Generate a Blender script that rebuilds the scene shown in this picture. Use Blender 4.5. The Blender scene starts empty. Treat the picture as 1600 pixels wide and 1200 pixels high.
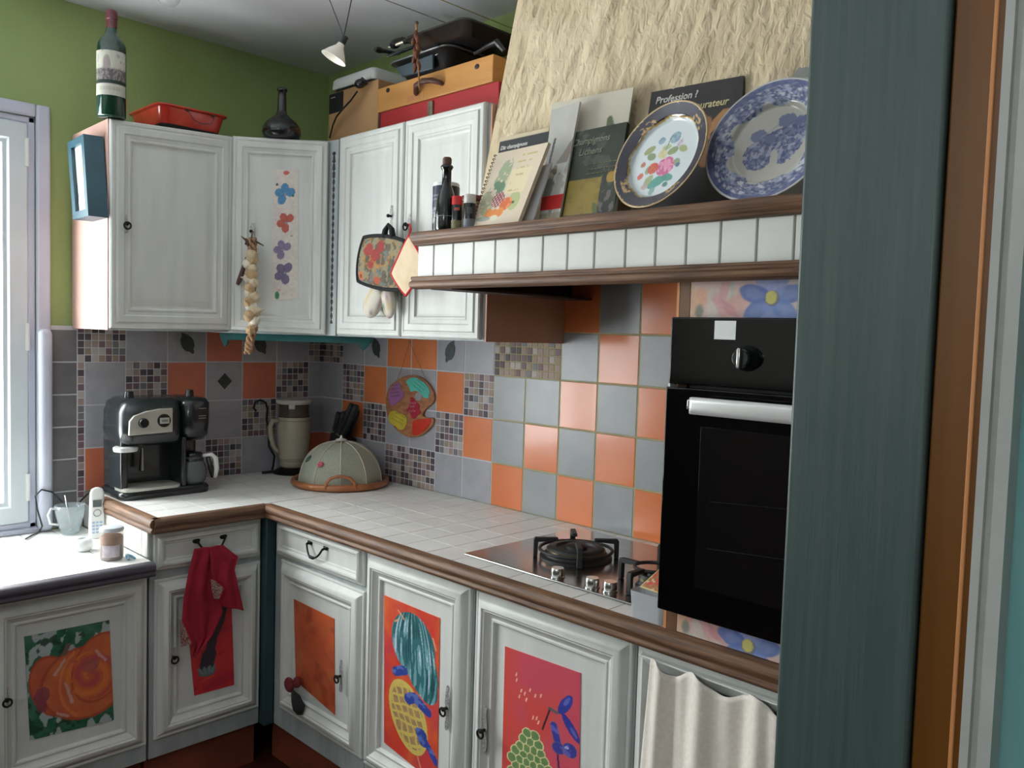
import bpy, math, random
import numpy as np
from mathutils import Matrix, Vector
random.seed(7)
scene = bpy.context.scene
COL = scene.collection

# ------------------------------------------------------------------ camera, light, exposure
CAM = Vector((-1.99678, -3.08041, 1.48271))
RR = ((0.69932937, -0.71416848, 0.03003025), (0.02053066, 0.06206338, 0.99786103), (-0.71450467, -0.69721699, 0.05806509))
FPX = 1303.9
cam_data = bpy.data.cameras.new('camera')
cam_data.sensor_width = 36.0
cam_data.lens = FPX / 1600 * 36.0
cam_data.clip_start = 0.05
cam = bpy.data.objects.new('camera', cam_data)
COL.objects.link(cam)
cam.matrix_world = Matrix.Translation(CAM) @ Matrix(RR).transposed().to_4x4()
scene.camera = cam

SKY = 17.0         # overcast daylight outside the windows
EXPOSURE = -0.28
world = bpy.data.worlds.new('overcast_sky')
scene.world = world
world.use_nodes = True
bg = world.node_tree.nodes['Background']
# overcast sky: brighter overhead than at the horizon, extra glow added below it
wn = world.node_tree
tcw = wn.nodes.new('ShaderNodeTexCoord'); spw = wn.nodes.new('ShaderNodeSeparateXYZ'); rw = wn.nodes.new('ShaderNodeMapRange')
rw.inputs['From Min'].default_value = -0.05; rw.inputs['From Max'].default_value = 0.75
rw.inputs['To Min'].default_value = 0.7; rw.inputs['To Max'].default_value = 2.2
gr = wn.nodes.new('ShaderNodeMapRange')       # brightness added below the horizon to lift the ceiling
gr.inputs['From Min'].default_value = -0.25; gr.inputs['From Max'].default_value = 0.0
gr.inputs['To Min'].default_value = 1.5; gr.inputs['To Max'].default_value = 0.0
adw = wn.nodes.new('ShaderNodeMath'); adw.operation = 'ADD'
mlw = wn.nodes.new('ShaderNodeMath'); mlw.operation = 'MULTIPLY'; mlw.inputs[1].default_value = SKY
wn.links.new(tcw.outputs['Generated'], spw.inputs[0]); wn.links.new(spw.outputs['Z'], rw.inputs['Value'])
wn.links.new(spw.outputs['Z'], gr.inputs['Value']); wn.links.new(rw.outputs[0], adw.inputs[0]); wn.links.new(gr.outputs[0], adw.inputs[1]); wn.links.new(adw.outputs[0], mlw.inputs[0]); wn.links.new(mlw.outputs[0], bg.inputs[1])
bg.inputs[0].default_value = (0.985, 0.99, 1.0, 1)


def portal(loc, rot, sx, sy):
    l = bpy.data.lights.new('window_portal', 'AREA')
    l.shape = 'RECTANGLE'; l.size = sx; l.size_y = sy
    l.cycles.is_portal = True
    o = bpy.data.objects.new('window_portal', l); COL.objects.link(o)
    o.location = loc; o.rotation_euler = rot


portal((-1.78, 0.10, 1.47), (math.radians(-90), 0, 0), 1.30, 1.36)      # kitchen window in the back wall
portal((-3.55, -2.95, 2.03), (0, math.radians(-90), 0), .54, .62)          # added fill window in the left wall

scene.view_settings.view_transform = 'Standard'
scene.view_settings.look = 'None'
scene.view_settings.gamma = 1.0
scene.view_settings.use_curve_mapping = False
scene.view_settings.exposure = EXPOSURE


# ------------------------------------------------------------------ helpers
def ray(u, v):
    c = Vector(((u - 800) / FPX, (600 - v) / FPX, -1.0))
    return Matrix(RR).transposed() @ c


def px(u, v, ax, val):                     # photo pixel -> point on an axis plane
    d = ray(u, v)
    return CAM + d * ((val - CAM[ax]) / d[ax])


def ppx(u, v, P0, N):                      # photo pixel -> point on a general plane
    d = ray(u, v); N = Vector(N)
    return CAM + d * ((Vector(P0) - CAM).dot(N) / d.dot(N))


def lin(c):
    return tuple(((x / 255) / 12.92 if x / 255 <= 0.04045 else ((x / 255 + 0.055) / 1.055) ** 2.4) for x in c)


def linA(a):
    a = np.clip(np.asarray(a, float) / 255, 0, 1)
    return np.where(a <= 0.04045, a / 12.92, ((a + 0.055) / 1.055) ** 2.4)


MATS = {}


def mat(name, c1, c2=None, rough=0.5, metal=0.0, scale=6.0, stretch=(1, 1, 1), bump=0.0, bscale=None,
        detail=5.0, coat=0.0, spec=0.5, lo=0.35, hi=0.65, trans=0.0, alpha=1.0, rot=(0, 0, 0), bdist=0.01, sheen=0.0):
    if name in MATS: return MATS[name]
    m = bpy.data.materials.new(name); m.use_nodes = True
    nt = m.node_tree; b = nt.nodes['Principled BSDF']
    b.inputs['Roughness'].default_value = rough
    b.inputs['Metallic'].default_value = metal
    b.inputs['Coat Weight'].default_value = coat
    b.inputs['Specular IOR Level'].default_value = spec
    b.inputs['Transmission Weight'].default_value = trans
    b.inputs['Alpha'].default_value = alpha
    b.inputs['Sheen Weight'].default_value = sheen
    b.inputs['Base Color'].default_value = (*lin(c1), 1)
    if c2 is not None or bump:
        tc = nt.nodes.new('ShaderNodeTexCoord'); mp = nt.nodes.new('ShaderNodeMapping')
        nt.links.new(tc.outputs['Object'], mp.inputs[0])
        mp.inputs['Scale'].default_value = stretch; mp.inputs['Rotation'].default_value = rot
    if c2 is not None:
        n = nt.nodes.new('ShaderNodeTexNoise'); n.inputs['Scale'].default_value = scale; n.inputs['Detail'].default_value = detail
        nt.links.new(mp.outputs[0], n.inputs['Vector'])
        r = nt.nodes.new('ShaderNodeValToRGB')
        r.color_ramp.elements[0].position = lo; r.color_ramp.elements[1].position = hi
        r.color_ramp.elements[0].color = (*lin(c1), 1); r.color_ramp.elements[1].color = (*lin(c2), 1)
        nt.links.new(n.outputs[0], r.inputs[0]); nt.links.new(r.outputs[0], b.inputs['Base Color'])
    if bump:
        n2 = nt.nodes.new('ShaderNodeTexNoise'); n2.inputs['Scale'].default_value = bscale or scale * 3; n2.inputs['Detail'].default_value = 4
        nt.links.new(mp.outputs[0], n2.inputs['Vector'])
        bp_ = nt.nodes.new('ShaderNodeBump'); bp_.inputs['Strength'].default_value = bump; bp_.inputs['Distance'].default_value = bdist
        nt.links.new(n2.outputs[0], bp_.inputs['Height']); nt.links.new(bp_.outputs[0], b.inputs['Normal'])
    MATS[name] = m
    return m


def painted(name, rough=0.5, coat=0.0, bump=0.0):    # colour laid on by hand or print, stored per vertex
    if name in MATS: return MATS[name]
    m = bpy.data.materials.new(name); m.use_nodes = True
    nt = m.node_tree; b = nt.nodes['Principled BSDF']
    b.inputs['Roughness'].default_value = rough; b.inputs['Coat Weight'].default_value = coat
    a = nt.nodes.new('ShaderNodeVertexColor'); a.layer_name = 'Col'
    nt.links.new(a.outputs[0], b.inputs['Base Color'])
    if bump:
        n2 = nt.nodes.new('ShaderNodeTexNoise'); n2.inputs['Scale'].default_value = 90
        bp_ = nt.nodes.new('ShaderNodeBump'); bp_.inputs['Strength'].default_value = bump; bp_.inputs['Distance'].default_value = 0.004
        nt.links.new(n2.outputs[0], bp_.inputs['Height']); nt.links.new(bp_.outputs[0], b.inputs['Normal'])
    MATS[name] = m
    return m


def glass(name, tint=(235, 240, 240), mix=0.12, rough=0.03, body=0.0):   # thin clear sheet: see-through plus a gloss
    if name in MATS: return MATS[name]
    m = bpy.data.materials.new(name); m.use_nodes = True
    nt = m.node_tree; nt.nodes.clear()
    out = nt.nodes.new('ShaderNodeOutputMaterial'); mx = nt.nodes.new('ShaderNodeMixShader')
    t = nt.nodes.new('ShaderNodeBsdfTransparent'); g = nt.nodes.new('ShaderNodeBsdfPrincipled')
    t.inputs[0].default_value = (*lin(tint), 1)
    g.inputs['Base Color'].default_value = (*lin(tint), 1); g.inputs['Roughness'].default_value = rough
    g.inputs['Specular IOR Level'].default_value = 1.0
    mx.inputs[0].default_value = mix + body
    nt.links.new(t.outputs[0], mx.inputs[1]); nt.links.new(g.outputs[0], mx.inputs[2]); nt.links.new(mx.outputs[0], out.inputs[0])
    MATS[name] = m
    return m


class MB:
    """mesh builder: collects shapes in world space (through an optional frame), builds ONE object"""
    def __init__(s, T=None):
        s.v = []; s.f = []; s.mi = []; s.lv = []; s.T = T or Matrix.Identity(4); s.cols = None; s.cf = None; s.crange = []

    def add(s, vs, fs, mi=0, local=None):
        b = len(s.v)
        for i, p in enumerate(vs):
            s.v.append(s.T @ Vector(p)); s.lv.append(tuple(local[i]) if local is not None else tuple(p))
        for f in fs:
            s.f.append([b + i for i in f]); s.mi.append(mi)
        return b

    def box(s, x0, x1, y0, y1, z0, z1, mi=0):
        s.add([(x0, y0, z0), (x1, y0, z0), (x1, y1, z0), (x0, y1, z0), (x0, y0, z1), (x1, y0, z1), (x1, y1, z1), (x0, y1, z1)],
              [(0, 3, 2, 1), (4, 5, 6, 7), (0, 1, 5, 4), (1, 2, 6, 5), (2, 3, 7, 6), (3, 0, 4, 7)], mi)
        return s

    def hexa(s, b4, t4, mi=0):            # bottom 4 points, top 4 points
        s.add(list(b4) + list(t4), [(0, 3, 2, 1), (4, 5, 6, 7), (0, 1, 5, 4), (1, 2, 6, 5), (2, 3, 7, 6), (3, 0, 4, 7)], mi)
        return s

    def lathe(s, prof, c=(0, 0, 0), n=32, mi=0, sx=1.0, sy=1.0, M=None, close=True):
        vs = []; fs = []; k = len(prof); M = M or Matrix.Identity(4); c = Vector(c)
        for i in range(n):
            a = 2 * math.pi * i / n
            for r, z in prof:
                vs.append(M @ Vector((r * math.cos(a) * sx, r * math.sin(a) * sy, z)) + c)
        for i in range(n):
            j = (i + 1) % n
            for q in range(k - 1):
                fs.append((i * k + q, j * k + q, j * k + q + 1, i * k + q + 1))
        if close:
            if prof[0][0] > 1e-5: fs.append([i * k for i in range(n)][::-1])
            if prof[-1][0] > 1e-5: fs.append([i * k + k - 1 for i in range(n)])
        s.add(vs, fs, mi); return s

    def tube(s, pts, r, n=8, mi=0, closed=False):
        pts = [Vector(p) for p in pts]; m = len(pts)
        rs = r if isinstance(r, (list, tuple)) else [r] * m
        vs = []; fs = []; up = None
        for i, p in enumerate(pts):
            if closed: t = (pts[(i + 1) % m] - pts[i - 1])
            else: t = pts[min(i + 1, m - 1)] - pts[max(i - 1, 0)]
            t.normalize()
            if up is None:
                up = Vector((0, 0, 1)) if abs(t.z) < 0.9 else Vector((1, 0, 0))
            a = t.cross(up); 
            if a.length < 1e-6: a = t.orthogonal()
            a.normalize(); b = a.cross(t); up = b
            for k in range(n):
                q = 2 * math.pi * k / n
                vs.append(p + (a * math.cos(q) + b * math.sin(q)) * rs[i])
        for i in range(m if closed else m - 1):
            j = (i + 1) % m
            for k in range(n):
                fs.append((i * n + k, i * n + (k + 1) % n, j * n + (k + 1) % n, j * n + k))
        if not closed:
            fs.append(list(range(n))[::-1]); fs.append([(m - 1) * n + k for k in range(n)])
        s.add(vs, fs, mi); return s

    def prism(s, poly, n0, n1, mi=0, axes=(0, 1, 2)):   # polygon in axes[0],axes[1], extruded along axes[2]
        k = len(poly); vs = []
        for n in (n0, n1):
            for p in poly:
                q = [0, 0, 0]; q[axes[0]] = p[0]; q[axes[1]] = p[1]; q[axes[2]] = n; vs.append(tuple(q))
        fs = [list(range(k))[::-1], [k + i for i in range(k)]] + [(i, (i + 1) % k, k + (i + 1) % k, k + i) for i in range(k)]
        s.add(vs, fs, mi); return s

    def rings(s, quad, prof, N, mi=0, cap=True):
        """quad: 4 corner points (BL,BR,TR,TL); prof: (inset, height) list lofted inwards, mitred"""
        q = [Vector(p) for p in quad]; N = Vector(N)
        W = ((q[1] - q[0]).length + (q[2] - q[3]).length) / 2; H = ((q[3] - q[0]).length + (q[2] - q[1]).length) / 2
        vs = []
        for ins, h in prof:
            a, b = ins / W, ins / H
            for (ss, tt) in ((a, b), (1 - a, b), (1 - a, 1 - b), (a, 1 - b)):
                p = q[0] * (1 - ss) * (1 - tt) + q[1] * ss * (1 - tt) + q[2] * ss * tt + q[3] * (1 - ss) * tt
                vs.append(p + N * h)
        fs = []
        for i in range(len(prof) - 1):
            for k in range(4):
                fs.append((i * 4 + k, i * 4 + (k + 1) % 4, i * 4 + 4 + (k + 1) % 4, i * 4 + 4 + k))
        m = (len(prof) - 1) * 4
        if cap: fs.append((m, m + 1, m + 2, m + 3)); fs.append((3, 2, 1, 0))
        s.add(vs, fs, mi); return s

    def grid(s, fn, nu, nv, mi=0, closed_u=False):     # fn(s,t) -> point ; local = (s,t,0)
        vs = []; loc = []; fs = []
        for j in range(nv + 1):
            for i in range(nu + 1):
                vs.append(fn(i / nu, j / nv)); loc.append((i / nu, j / nv, 0))
        w = nu + 1
        for j in range(nv):
            for i in range(nu):
                fs.append((j * w + i, j * w + i + 1, (j + 1) * w + i + 1, (j + 1) * w + i))
        s.add(vs, fs, mi, loc); return s

    def ball(s, c, r, n=16, mi=0, M=None):
        rx, ry, rz = r if isinstance(r, (tuple, list)) else (r, r, r)
        M = M or Matrix.Identity(4); c = Vector(c); k = max(6, n // 2); vs = []; fs = []
        for j in range(1, k):
            th = math.pi * j / k
            for i in range(n):
                a = 2 * math.pi * i / n
                vs.append(c + (M @ Vector((rx * math.sin(th) * math.cos(a), ry * math.sin(th) * math.sin(a), -rz * math.cos(th)))))
        b = len(vs); vs.append(c + (M @ Vector((0, 0, -rz)))); vs.append(c + (M @ Vector((0, 0, rz))))
        for j in range(k - 2):
            for i in range(n):
                fs.append((j * n + i, j * n + (i + 1) % n, (j + 1) * n + (i + 1) % n, (j + 1) * n + i))
        for i in range(n):
            fs.append((b, (i + 1) % n, i)); fs.append((b + 1, (k - 2) * n + i, (k - 2) * n + (i + 1) % n))
        s.add(vs, fs, mi); return s

    def build(s, name, mats, parent=None, angle=35, bevel=0, solid=0, subsurf=0, color=None, off=0, seg=2):
        me = bpy.data.meshes.new(name)
        base = parent_loc(parent)
        me.from_pydata([tuple(p - base) for p in s.v], [], s.f)
        if not isinstance(mats, (list, tuple)): mats = [mats]
        for m in mats: me.materials.append(m)
        me.polygons.foreach_set('material_index', s.mi)
        me.shade_smooth()
        if angle < 180: me.set_sharp_from_angle(angle=math.radians(angle))
        if color is not None:
            L = np.array(s.lv)
            c = linA(color(L[:, 0], L[:, 1], L[:, 2]))
            ca = me.color_attributes.new('Col', 'FLOAT_COLOR', 'POINT')
            ca.data.foreach_set('color', np.concatenate([c, np.ones((len(c), 1))], 1).astype('f').ravel())
        me.update()
        o = bpy.data.objects.new(name, me); COL.objects.link(o)
        if parent is not None: o.parent = parent
        if subsurf:
            m = o.modifiers.new('s', 'SUBSURF'); m.levels = subsurf; m.render_levels = subsurf
        if solid:
            m = o.modifiers.new('t', 'SOLIDIFY'); m.thickness = solid; m.offset = off
        if bevel:
            m = o.modifiers.new('b', 'BEVEL'); m.width = bevel; m.segments = seg; m.limit_method = 'ANGLE'; m.angle_limit = math.radians(40)
            m.harden_normals = False
        return o


def parent_loc(p):
    v = Vector((0, 0, 0))
    while p is not None:
        v += p.location; p = p.parent
    return v


def tag(o, label=None, cat=None, group=None, kind=None):
    if label: o['label'] = label
    if cat: o['category'] = cat
    if group: o['group'] = group
    if kind: o['kind'] = kind
    return o


def thing(name, label, cat, loc, group=None):
    o = bpy.data.objects.new(name, None); COL.objects.link(o); o.empty_display_size = 0.05
    o.location = loc
    return tag(o, label, cat, group)


def struct(o):
    o['kind'] = 'structure'; return o


def copy_tree(o, parent=None):
    c = o.copy(); COL.objects.link(c); c.parent = parent
    for ch in list(o.children):
        copy_tree(ch, c)
    return c


def frame(O, U, N):                        # local (u, v, n) -> world
    U = Vector(U).normalized(); N = Vector(N).normalized(); V = N.cross(U)
    M = Matrix.Identity(4)
    for i, a in enumerate((U, V, N)):
        for k in range(3): M[k][i] = a[k]
    M.translation = Vector(O)
    return M


UA, NA = Vector((1, 0, 0)), Vector((0, -1, 0))       # things on the back wall (faces -y)
UB, NB = Vector((0, -1, 0)), Vector((-1, 0, 0))      # things on the right wall (faces -x)


# value noise for hand-painted surfaces
def vn(x, y, seed=0):
    x = np.asarray(x, float); y = np.asarray(y, float)
    xi = np.floor(x).astype(np.int64); yi = np.floor(y).astype(np.int64)
    fx = x - xi; fy = y - yi; fx = fx * fx * (3 - 2 * fx); fy = fy * fy * (3 - 2 * fy)

    def h(a, b):
        n = (a * 374761393 + b * 668265263 + seed * 974634777) & 0x7fffffff
        n = ((n ^ (n >> 13)) * 1274126177) & 0x7fffffff
        return ((n ^ (n >> 16)) & 0xffff) / 65535.0
    return (h(xi, yi) * (1 - fx) + h(xi + 1, yi) * fx) * (1 - fy) + (h(xi, yi + 1) * (1 - fx) + h(xi + 1, yi + 1) * fx) * fy


def fbm(x, y, seed=0, o=3):
    r = 0; a = 0.5; t = 0
    for i in range(o):
        r = r + a * vn(x * 2 ** i, y * 2 ** i, seed + i); t += a; a *= 0.5
    return r / t


def base_col(x, c1, c2, n):
    n = np.clip(n, 0, 1)[:, None]
    return np.array(c1, float) * (1 - n) + np.array(c2, float) * n


def put(C, m, c, a=1.0):
    m = (np.asarray(m, float) * a)[:, None]
    C[:] = C * (1 - m) + np.array(c, float) * m
    return C


def ell(x, y, cx, cy, rx, ry, ang=0):
    a = math.radians(ang); dx = x - cx; dy = y - cy
    u = dx * math.cos(a) + dy * math.sin(a); w = -dx * math.sin(a) + dy * math.cos(a)
    return (u / rx) ** 2 + (w / ry) ** 2


def seg(x, y, x0, y0, x1, y1):
    dx, dy = x1 - x0, y1 - y0; t = np.clip(((x - x0) * dx + (y - y0) * dy) / (dx * dx + dy * dy), 0, 1)
    return np.hypot(x - x0 - t * dx, y - y0 - t * dy)


def board(name, quad, N, th, fn, parent, nu=60, nv=60, rough=0.5, m=None, coat=0.0):
    """a real board: painted front (grid over quad BL,BR,TR,TL), sides and back; fn(x,y) with y in 0..1, x in 0..aspect"""
    q = [Vector(p) for p in quad]; N = Vector(N)
    asp = (q[1] - q[0]).length / (q[3] - q[0]).length
    b = MB()
    b.grid(lambda s, t: q[0] * (1 - s) * (1 - t) + q[1] * s * (1 - t) + q[2] * s * t + q[3] * (1 - s) * t, nu, nv)
    nfront = len(b.v)
    bq = [p - N * th for p in q]
    w = nu + 1; cs = [0, nu, nv * w + nu, nv * w]
    k0 = b.add(bq, [], 0, [(0, 0, 0), (1, 0, 0), (1, 1, 0), (0, 1, 0)])
    edges = [[i for i in range(w)], [j * w + nu for j in range(nv + 1)], [nv * w + i for i in range(nu, -1, -1)], [j * w for j in range(nv, -1, -1)]]
    for e in range(4):
        a0, a1 = k0 + e, k0 + (e + 1) % 4
        b.f.append([a0, a1] + edges[e][::-1]); b.mi.append(0)
    b.f.append([k0 + 3, k0 + 2, k0 + 1, k0]); b.mi.append(0)
    return b.build(name, m or painted('painted_%d' % int(rough * 100), rough, coat), parent,
                   color=lambda x, y, z: fn(x * asp, y), angle=30)


def text_part(name, body, M, size, depth, m, parent, align='LEFT', shear=0.0, extr=0.0006, sx=1.0):
    cu = bpy.data.curves.new(name, 'FONT'); cu.body = body; cu.size = size; cu.extrude = extr; cu.align_x = align; cu.shear = shear
    cu.resolution_u = 3; cu.offset = depth
    o = bpy.data.objects.new(name + '_tmp', cu); COL.objects.link(o)
    dg = bpy.context.evaluated_depsgraph_get()
    me = bpy.data.meshes.new_from_object(o.evaluated_get(dg))
    bpy.data.objects.remove(o)
    base = parent_loc(parent)
    me.transform(Matrix.Translation(-base) @ M @ Matrix.Diagonal((sx, 1, 1, 1)))
    me.materials.clear(); me.materials.append(m); me.name = name
    r = bpy.data.objects.new(name, me); COL.objects.link(r); r.parent = parent
    return r


# ------------------------------------------------------------------ materials
M_green = mat('green_wall_paint', (138, 160, 98), (154, 172, 110), rough=0.75, scale=1.6, bump=0.15, bscale=60)
M_ceil = mat('ceiling_paint', (224, 225, 230), (214, 215, 220), rough=0.85, scale=2)
M_white = mat('white_wall_paint', (226, 224, 214), (216, 214, 204), rough=0.8, scale=3)
M_cab = mat('white_washed_wood', (212, 214, 209), (198, 201, 197), rough=0.5, scale=3, stretch=(7, 7, 1), lo=0.3, hi=0.75, bump=0.05, bscale=30)
M_cabin = mat('grey_carcass_paint', (170, 177, 176), (150, 158, 158), rough=0.5, scale=4, stretch=(6, 6, 1))
M_groove = mat('grey_groove_glaze', (120, 124, 120), rough=0.6)
M_pink = mat('pinkish_raw_panel', (214, 178, 168), (200, 160, 146), rough=0.55, scale=2, stretch=(4, 4, 1))
M_brownpanel = mat('brown_side_panel', (196, 154, 128), (184, 144, 120), rough=0.6, scale=6)
M_teal = mat('teal_post_paint', (56, 77, 75), (72, 88, 86), rough=0.45, scale=9, stretch=(16, 16, 0.5), lo=0.3, hi=0.7, bump=0.12, bscale=30, coat=0.1)
M_tealdark = mat('dark_teal_paint', (40, 62, 70), (54, 76, 84), rough=0.5, scale=5, stretch=(4, 4, 1))
M_tealtrim = mat('teal_valance_paint', (24, 104, 104), (18, 84, 86), rough=0.4, scale=12)
M_wood = mat('walnut_edge_wood', (130, 94, 66), (74, 50, 34), rough=0.55, scale=3.0, stretch=(55, 2.5, 55), lo=0.32, hi=0.68, bump=0.35, bscale=4, bdist=0.003)
M_woodA = mat('walnut_edge_wood_across', (128, 96, 72), (76, 54, 40), rough=0.55, scale=3.0, stretch=(2.5, 55, 55), lo=0.32, hi=0.68, bump=0.35, bscale=4, bdist=0.003)
M_bluewood = mat('blue_grey_edge_wood', (76, 72, 82), (62, 56, 64), rough=0.55, scale=3, stretch=(1.2, 14, 14))
M_jamb = mat('orange_brown_stained_wood', (122, 76, 20), (94, 56, 13), rough=0.4, scale=2.2, stretch=(4, 4, 0.5), lo=0.25, hi=0.8)
M_lightwood = mat('light_wood_edge', (200, 136, 84), rough=0.5)
M_turq = mat('turquoise_wall_paint', (112, 170, 170), (140, 190, 190), rough=0.7, scale=2)
M_trimw = mat('grey_white_frame_paint', (182, 184, 180), (168, 172, 168), rough=0.5, scale=6)
M_frame = mat('lavender_window_paint', (196, 200, 214), (186, 190, 206), rough=0.5, scale=5)
M_sash = mat('white_sash_paint', (206, 216, 220), (198, 208, 212), rough=0.35, scale=5)
M_floor = mat('terracotta_floor', (70, 34, 24), (54, 26, 20), rough=0.4, scale=5)
M_tg = mat('grey_tile_satin', (168, 167, 173), (158, 158, 164), rough=0.3, scale=18, coat=0.2)
M_tgg = mat('grey_tile_glossy', (156, 158, 160), (146, 150, 152), rough=0.3, scale=9, spec=0.4)
M_to = mat('orange_tile_satin', (218, 128, 78), (209, 119, 70), rough=0.3, scale=12, coat=0.2)
M_toc = mat('orange_tile_coral', (204, 118, 90), (196, 110, 82), rough=0.35, scale=12)
M_tog = mat('orange_tile_glossy', (220, 128, 80), (210, 116, 66), rough=0.2, scale=3, spec=0.45, coat=0.08)
M_td = mat('dark_slate_tile', (118, 115, 116), (105, 103, 105), rough=0.4, scale=14)
M_gw = mat('white_grout', (196, 196, 200), rough=0.8)
M_gy = mat('yellowish_grout', (176, 166, 124), (162, 156, 120), rough=0.8, scale=20)
M_leaf = mat('dark_leaf_motif', (58, 72, 68), (46, 58, 54), rough=0.35, scale=60)
M_mos = [mat('mosaic_%s' % n, c, None, rough=0.5, spec=0.3) for n, c in
         (('taupe', (158, 138, 130)), ('dark', (84, 74, 80)), ('plum', (118, 94, 100)), ('stone', (176, 166, 162)), ('khaki', (152, 134, 114)), ('slate', (116, 116, 120)))]
M_ctile = mat('white_worktop_tile', (228, 227, 222), (219, 218, 213), rough=0.42, scale=7, spec=0.4)
M_cgrout = mat('beige_worktop_grout', (160, 150, 134), rough=0.8)
M_wtile = mat('white_hood_tile', (222, 223, 217), (212, 214, 208), rough=0.38, scale=9, coat=0.08)
M_plaster = mat('cream_trowelled_plaster', (214, 196, 160), (196, 178, 142), rough=0.9, scale=9)
M_black = mat('black_plastic', (26, 32, 34), None, rough=0.25, coat=0.3)
M_blackmat = mat('matt_black_metal', (34, 35, 36), None, rough=0.55)
M_bglass = mat('black_oven_glass', (6, 6, 7), None, rough=0.07, spec=0.3)
M_steel = mat('brushed_steel', (170, 168, 166), (150, 148, 147), rough=0.22, metal=1.0, scale=5, stretch=(30, 1, 1))
M_silver = mat('silver_plastic', (190, 190, 180), None, rough=0.3, metal=0.35)
M_whitep = mat('white_plastic', (226, 228, 226), None, rough=0.35)
M_iron = mat('wrought_iron', (40, 38, 38), None, rough=0.4, metal=0.7)
M_chrome = mat('tarnished_chrome', (190, 190, 188), None, rough=0.2, metal=1.0)

# ------------------------------------------------------------------ room shell
ZC = 2.55
LX, FY = -3.5, -4.4        # left wall, front wall (behind the camera)


def slab(name, x0, x1, y0, y1, z0, z1, m):
    return struct(MB().box(x0, x1, y0, y1, z0, z1).build(name, m))


slab('floor', LX - .1, .2, FY - .1, .12, -.1, 0, M_floor)
slab('ceiling', LX - .1, .2, FY - .1, .12, ZC, ZC + .1, M_ceil)
slab('wall_right', 0, .15, FY - .1, .12, 0, ZC, M_green)
# back wall with the window opening x -2.42..-1.135, z .775..2.146
WX0, WX1, WZ0, WZ1 = -2.42, -1.118, .79, 2.148
b = MB()
b.box(WX1, 0, 0, .12, 0, ZC); b.box(LX, WX0, 0, .12, 0, ZC); b.box(WX0, WX1, 0, .12, 0, WZ0); b.box(WX0, WX1, 0, .12, WZ1, ZC)
struct(b.build('wall_back', M_green))
b = MB()
b.box(LX - .1, LX, FY, -3.26, 0, ZC); b.box(LX - .1, LX, -2.64, .12, 0, ZC); b.box(LX - .1, LX, -3.26, -2.64, 0, 1.76); b.box(LX - .1, LX, -3.26, -2.64, 2.3, ZC)
struct(b.build('wall_left', M_white))
slab('wall_front', LX, .0, FY - .1, FY, 0, ZC, M_white)
# unseen dark panelling added behind the camera to cut light on the lower doors
M_darkpanel = mat('light_absorbing_panelling', (70, 50, 38), (54, 38, 30), rough=.5, scale=3, stretch=(8, 8, .6))
slab('unseen_dark_trim_left', LX, LX + .02, FY, .0, 0, 1.25, M_darkpanel)
slab('unseen_dark_trim_front', LX + .02, -1.08, FY, FY + .02, 0, 1.25, M_darkpanel)
# partition ending in the painted post close to the camera
slab('wall_partition', -1.075, -.98, FY, -2.86, 0, ZC, M_turq)

# second window added for fill light (left wall, outside the picture)
w = thing('fill_window', None, None, (LX, -2.95, 1.76)); struct(w)
b = MB()
for y0, y1, z0, z1 in ((-3.26, -3.21, 1.76, 2.3), (-2.69, -2.64, 1.76, 2.3), (-3.21, -2.69, 1.76, 1.80), (-3.21, -2.69, 2.25, 2.3)):
    b.box(LX - .07, LX - .01, y0, y1, z0, z1)
b.build('window_frame', M_sash, w, bevel=.004)
G_win = glass('window_glass', (250, 252, 252), 0.06)
MB().box(LX - .045, LX - .04, -3.21, -2.69, 1.80, 2.25).build('pane', G_win, w)

# window_1
w = thing('window_1', None, None, (-1.78, 0, WZ0)); struct(w)
b = MB()       # flat architrave on the wall
b.box(WX1, -1.075, -.018, 0, .79, 2.19); b.box(WX0 - .045, WX0, -.018, 0, .79, 2.19); b.box(WX0, WX1, -.018, 0, WZ1, 2.19)
b.build('architrave', M_frame, w, bevel=.008, seg=3)
b = MB()       # fixed frame inside the opening
b.box(WX1 - .022, WX1, -.004, .10, WZ0, WZ1); b.box(WX0, WX0 + .022, -.004, .10, WZ0, WZ1); b.box(WX0, WX1, -.004, .10, WZ1 - .022, WZ1); b.box(WX0, WX1, -.004, .10, WZ0, WZ0 + .02)
b.build('window_frame', M_frame, w, bevel=.004)


def sash(x0, x1):
    r = MB()
    z0, z1 = WZ0 + .022, WZ1 - .024
    st = .072
    r.rings([(x0, .028, z0), (x1, .028, z0), (x1, .028, z1), (x0, .028, z1)],
            [(0, 0), (0, .036), (.004, .04), (st - .018, .04), (st - .012, .032), (st, .030), (st + .002, .004)], NA, cap=False)
    o = r.build('sash', M_sash, w, angle=40)
    g = MB(); g.box(x0 + st - .004, x1 - st + .004, .012, .016, z0 + st, z1 - st)
    g.build('pane', G_win, o)
    return o


b = MB(); b.box(WX0 - .045, -1.075, -.022, 0, .7755, .792); b.build('sill_strip', M_frame, w, bevel=.003)
sash(-1.775, WX1 - .024); sash(WX0 + .024, -1.785)
for zz in (2.03, 1.43, .93):
    MB().tube([(WX1 - .027, -.012, zz - .045), (WX1 - .027, -.012, zz + .045)], .007, 10).build('hinge', M_whitep, w)
# boxed pipe / painted reveal strip below the architrave
b = MB(); b.box(-1.118, -1.075, -.045, 0, .78, 1.458)
struct(b.build('trim_5', M_frame, bevel=.018, seg=4))

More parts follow.
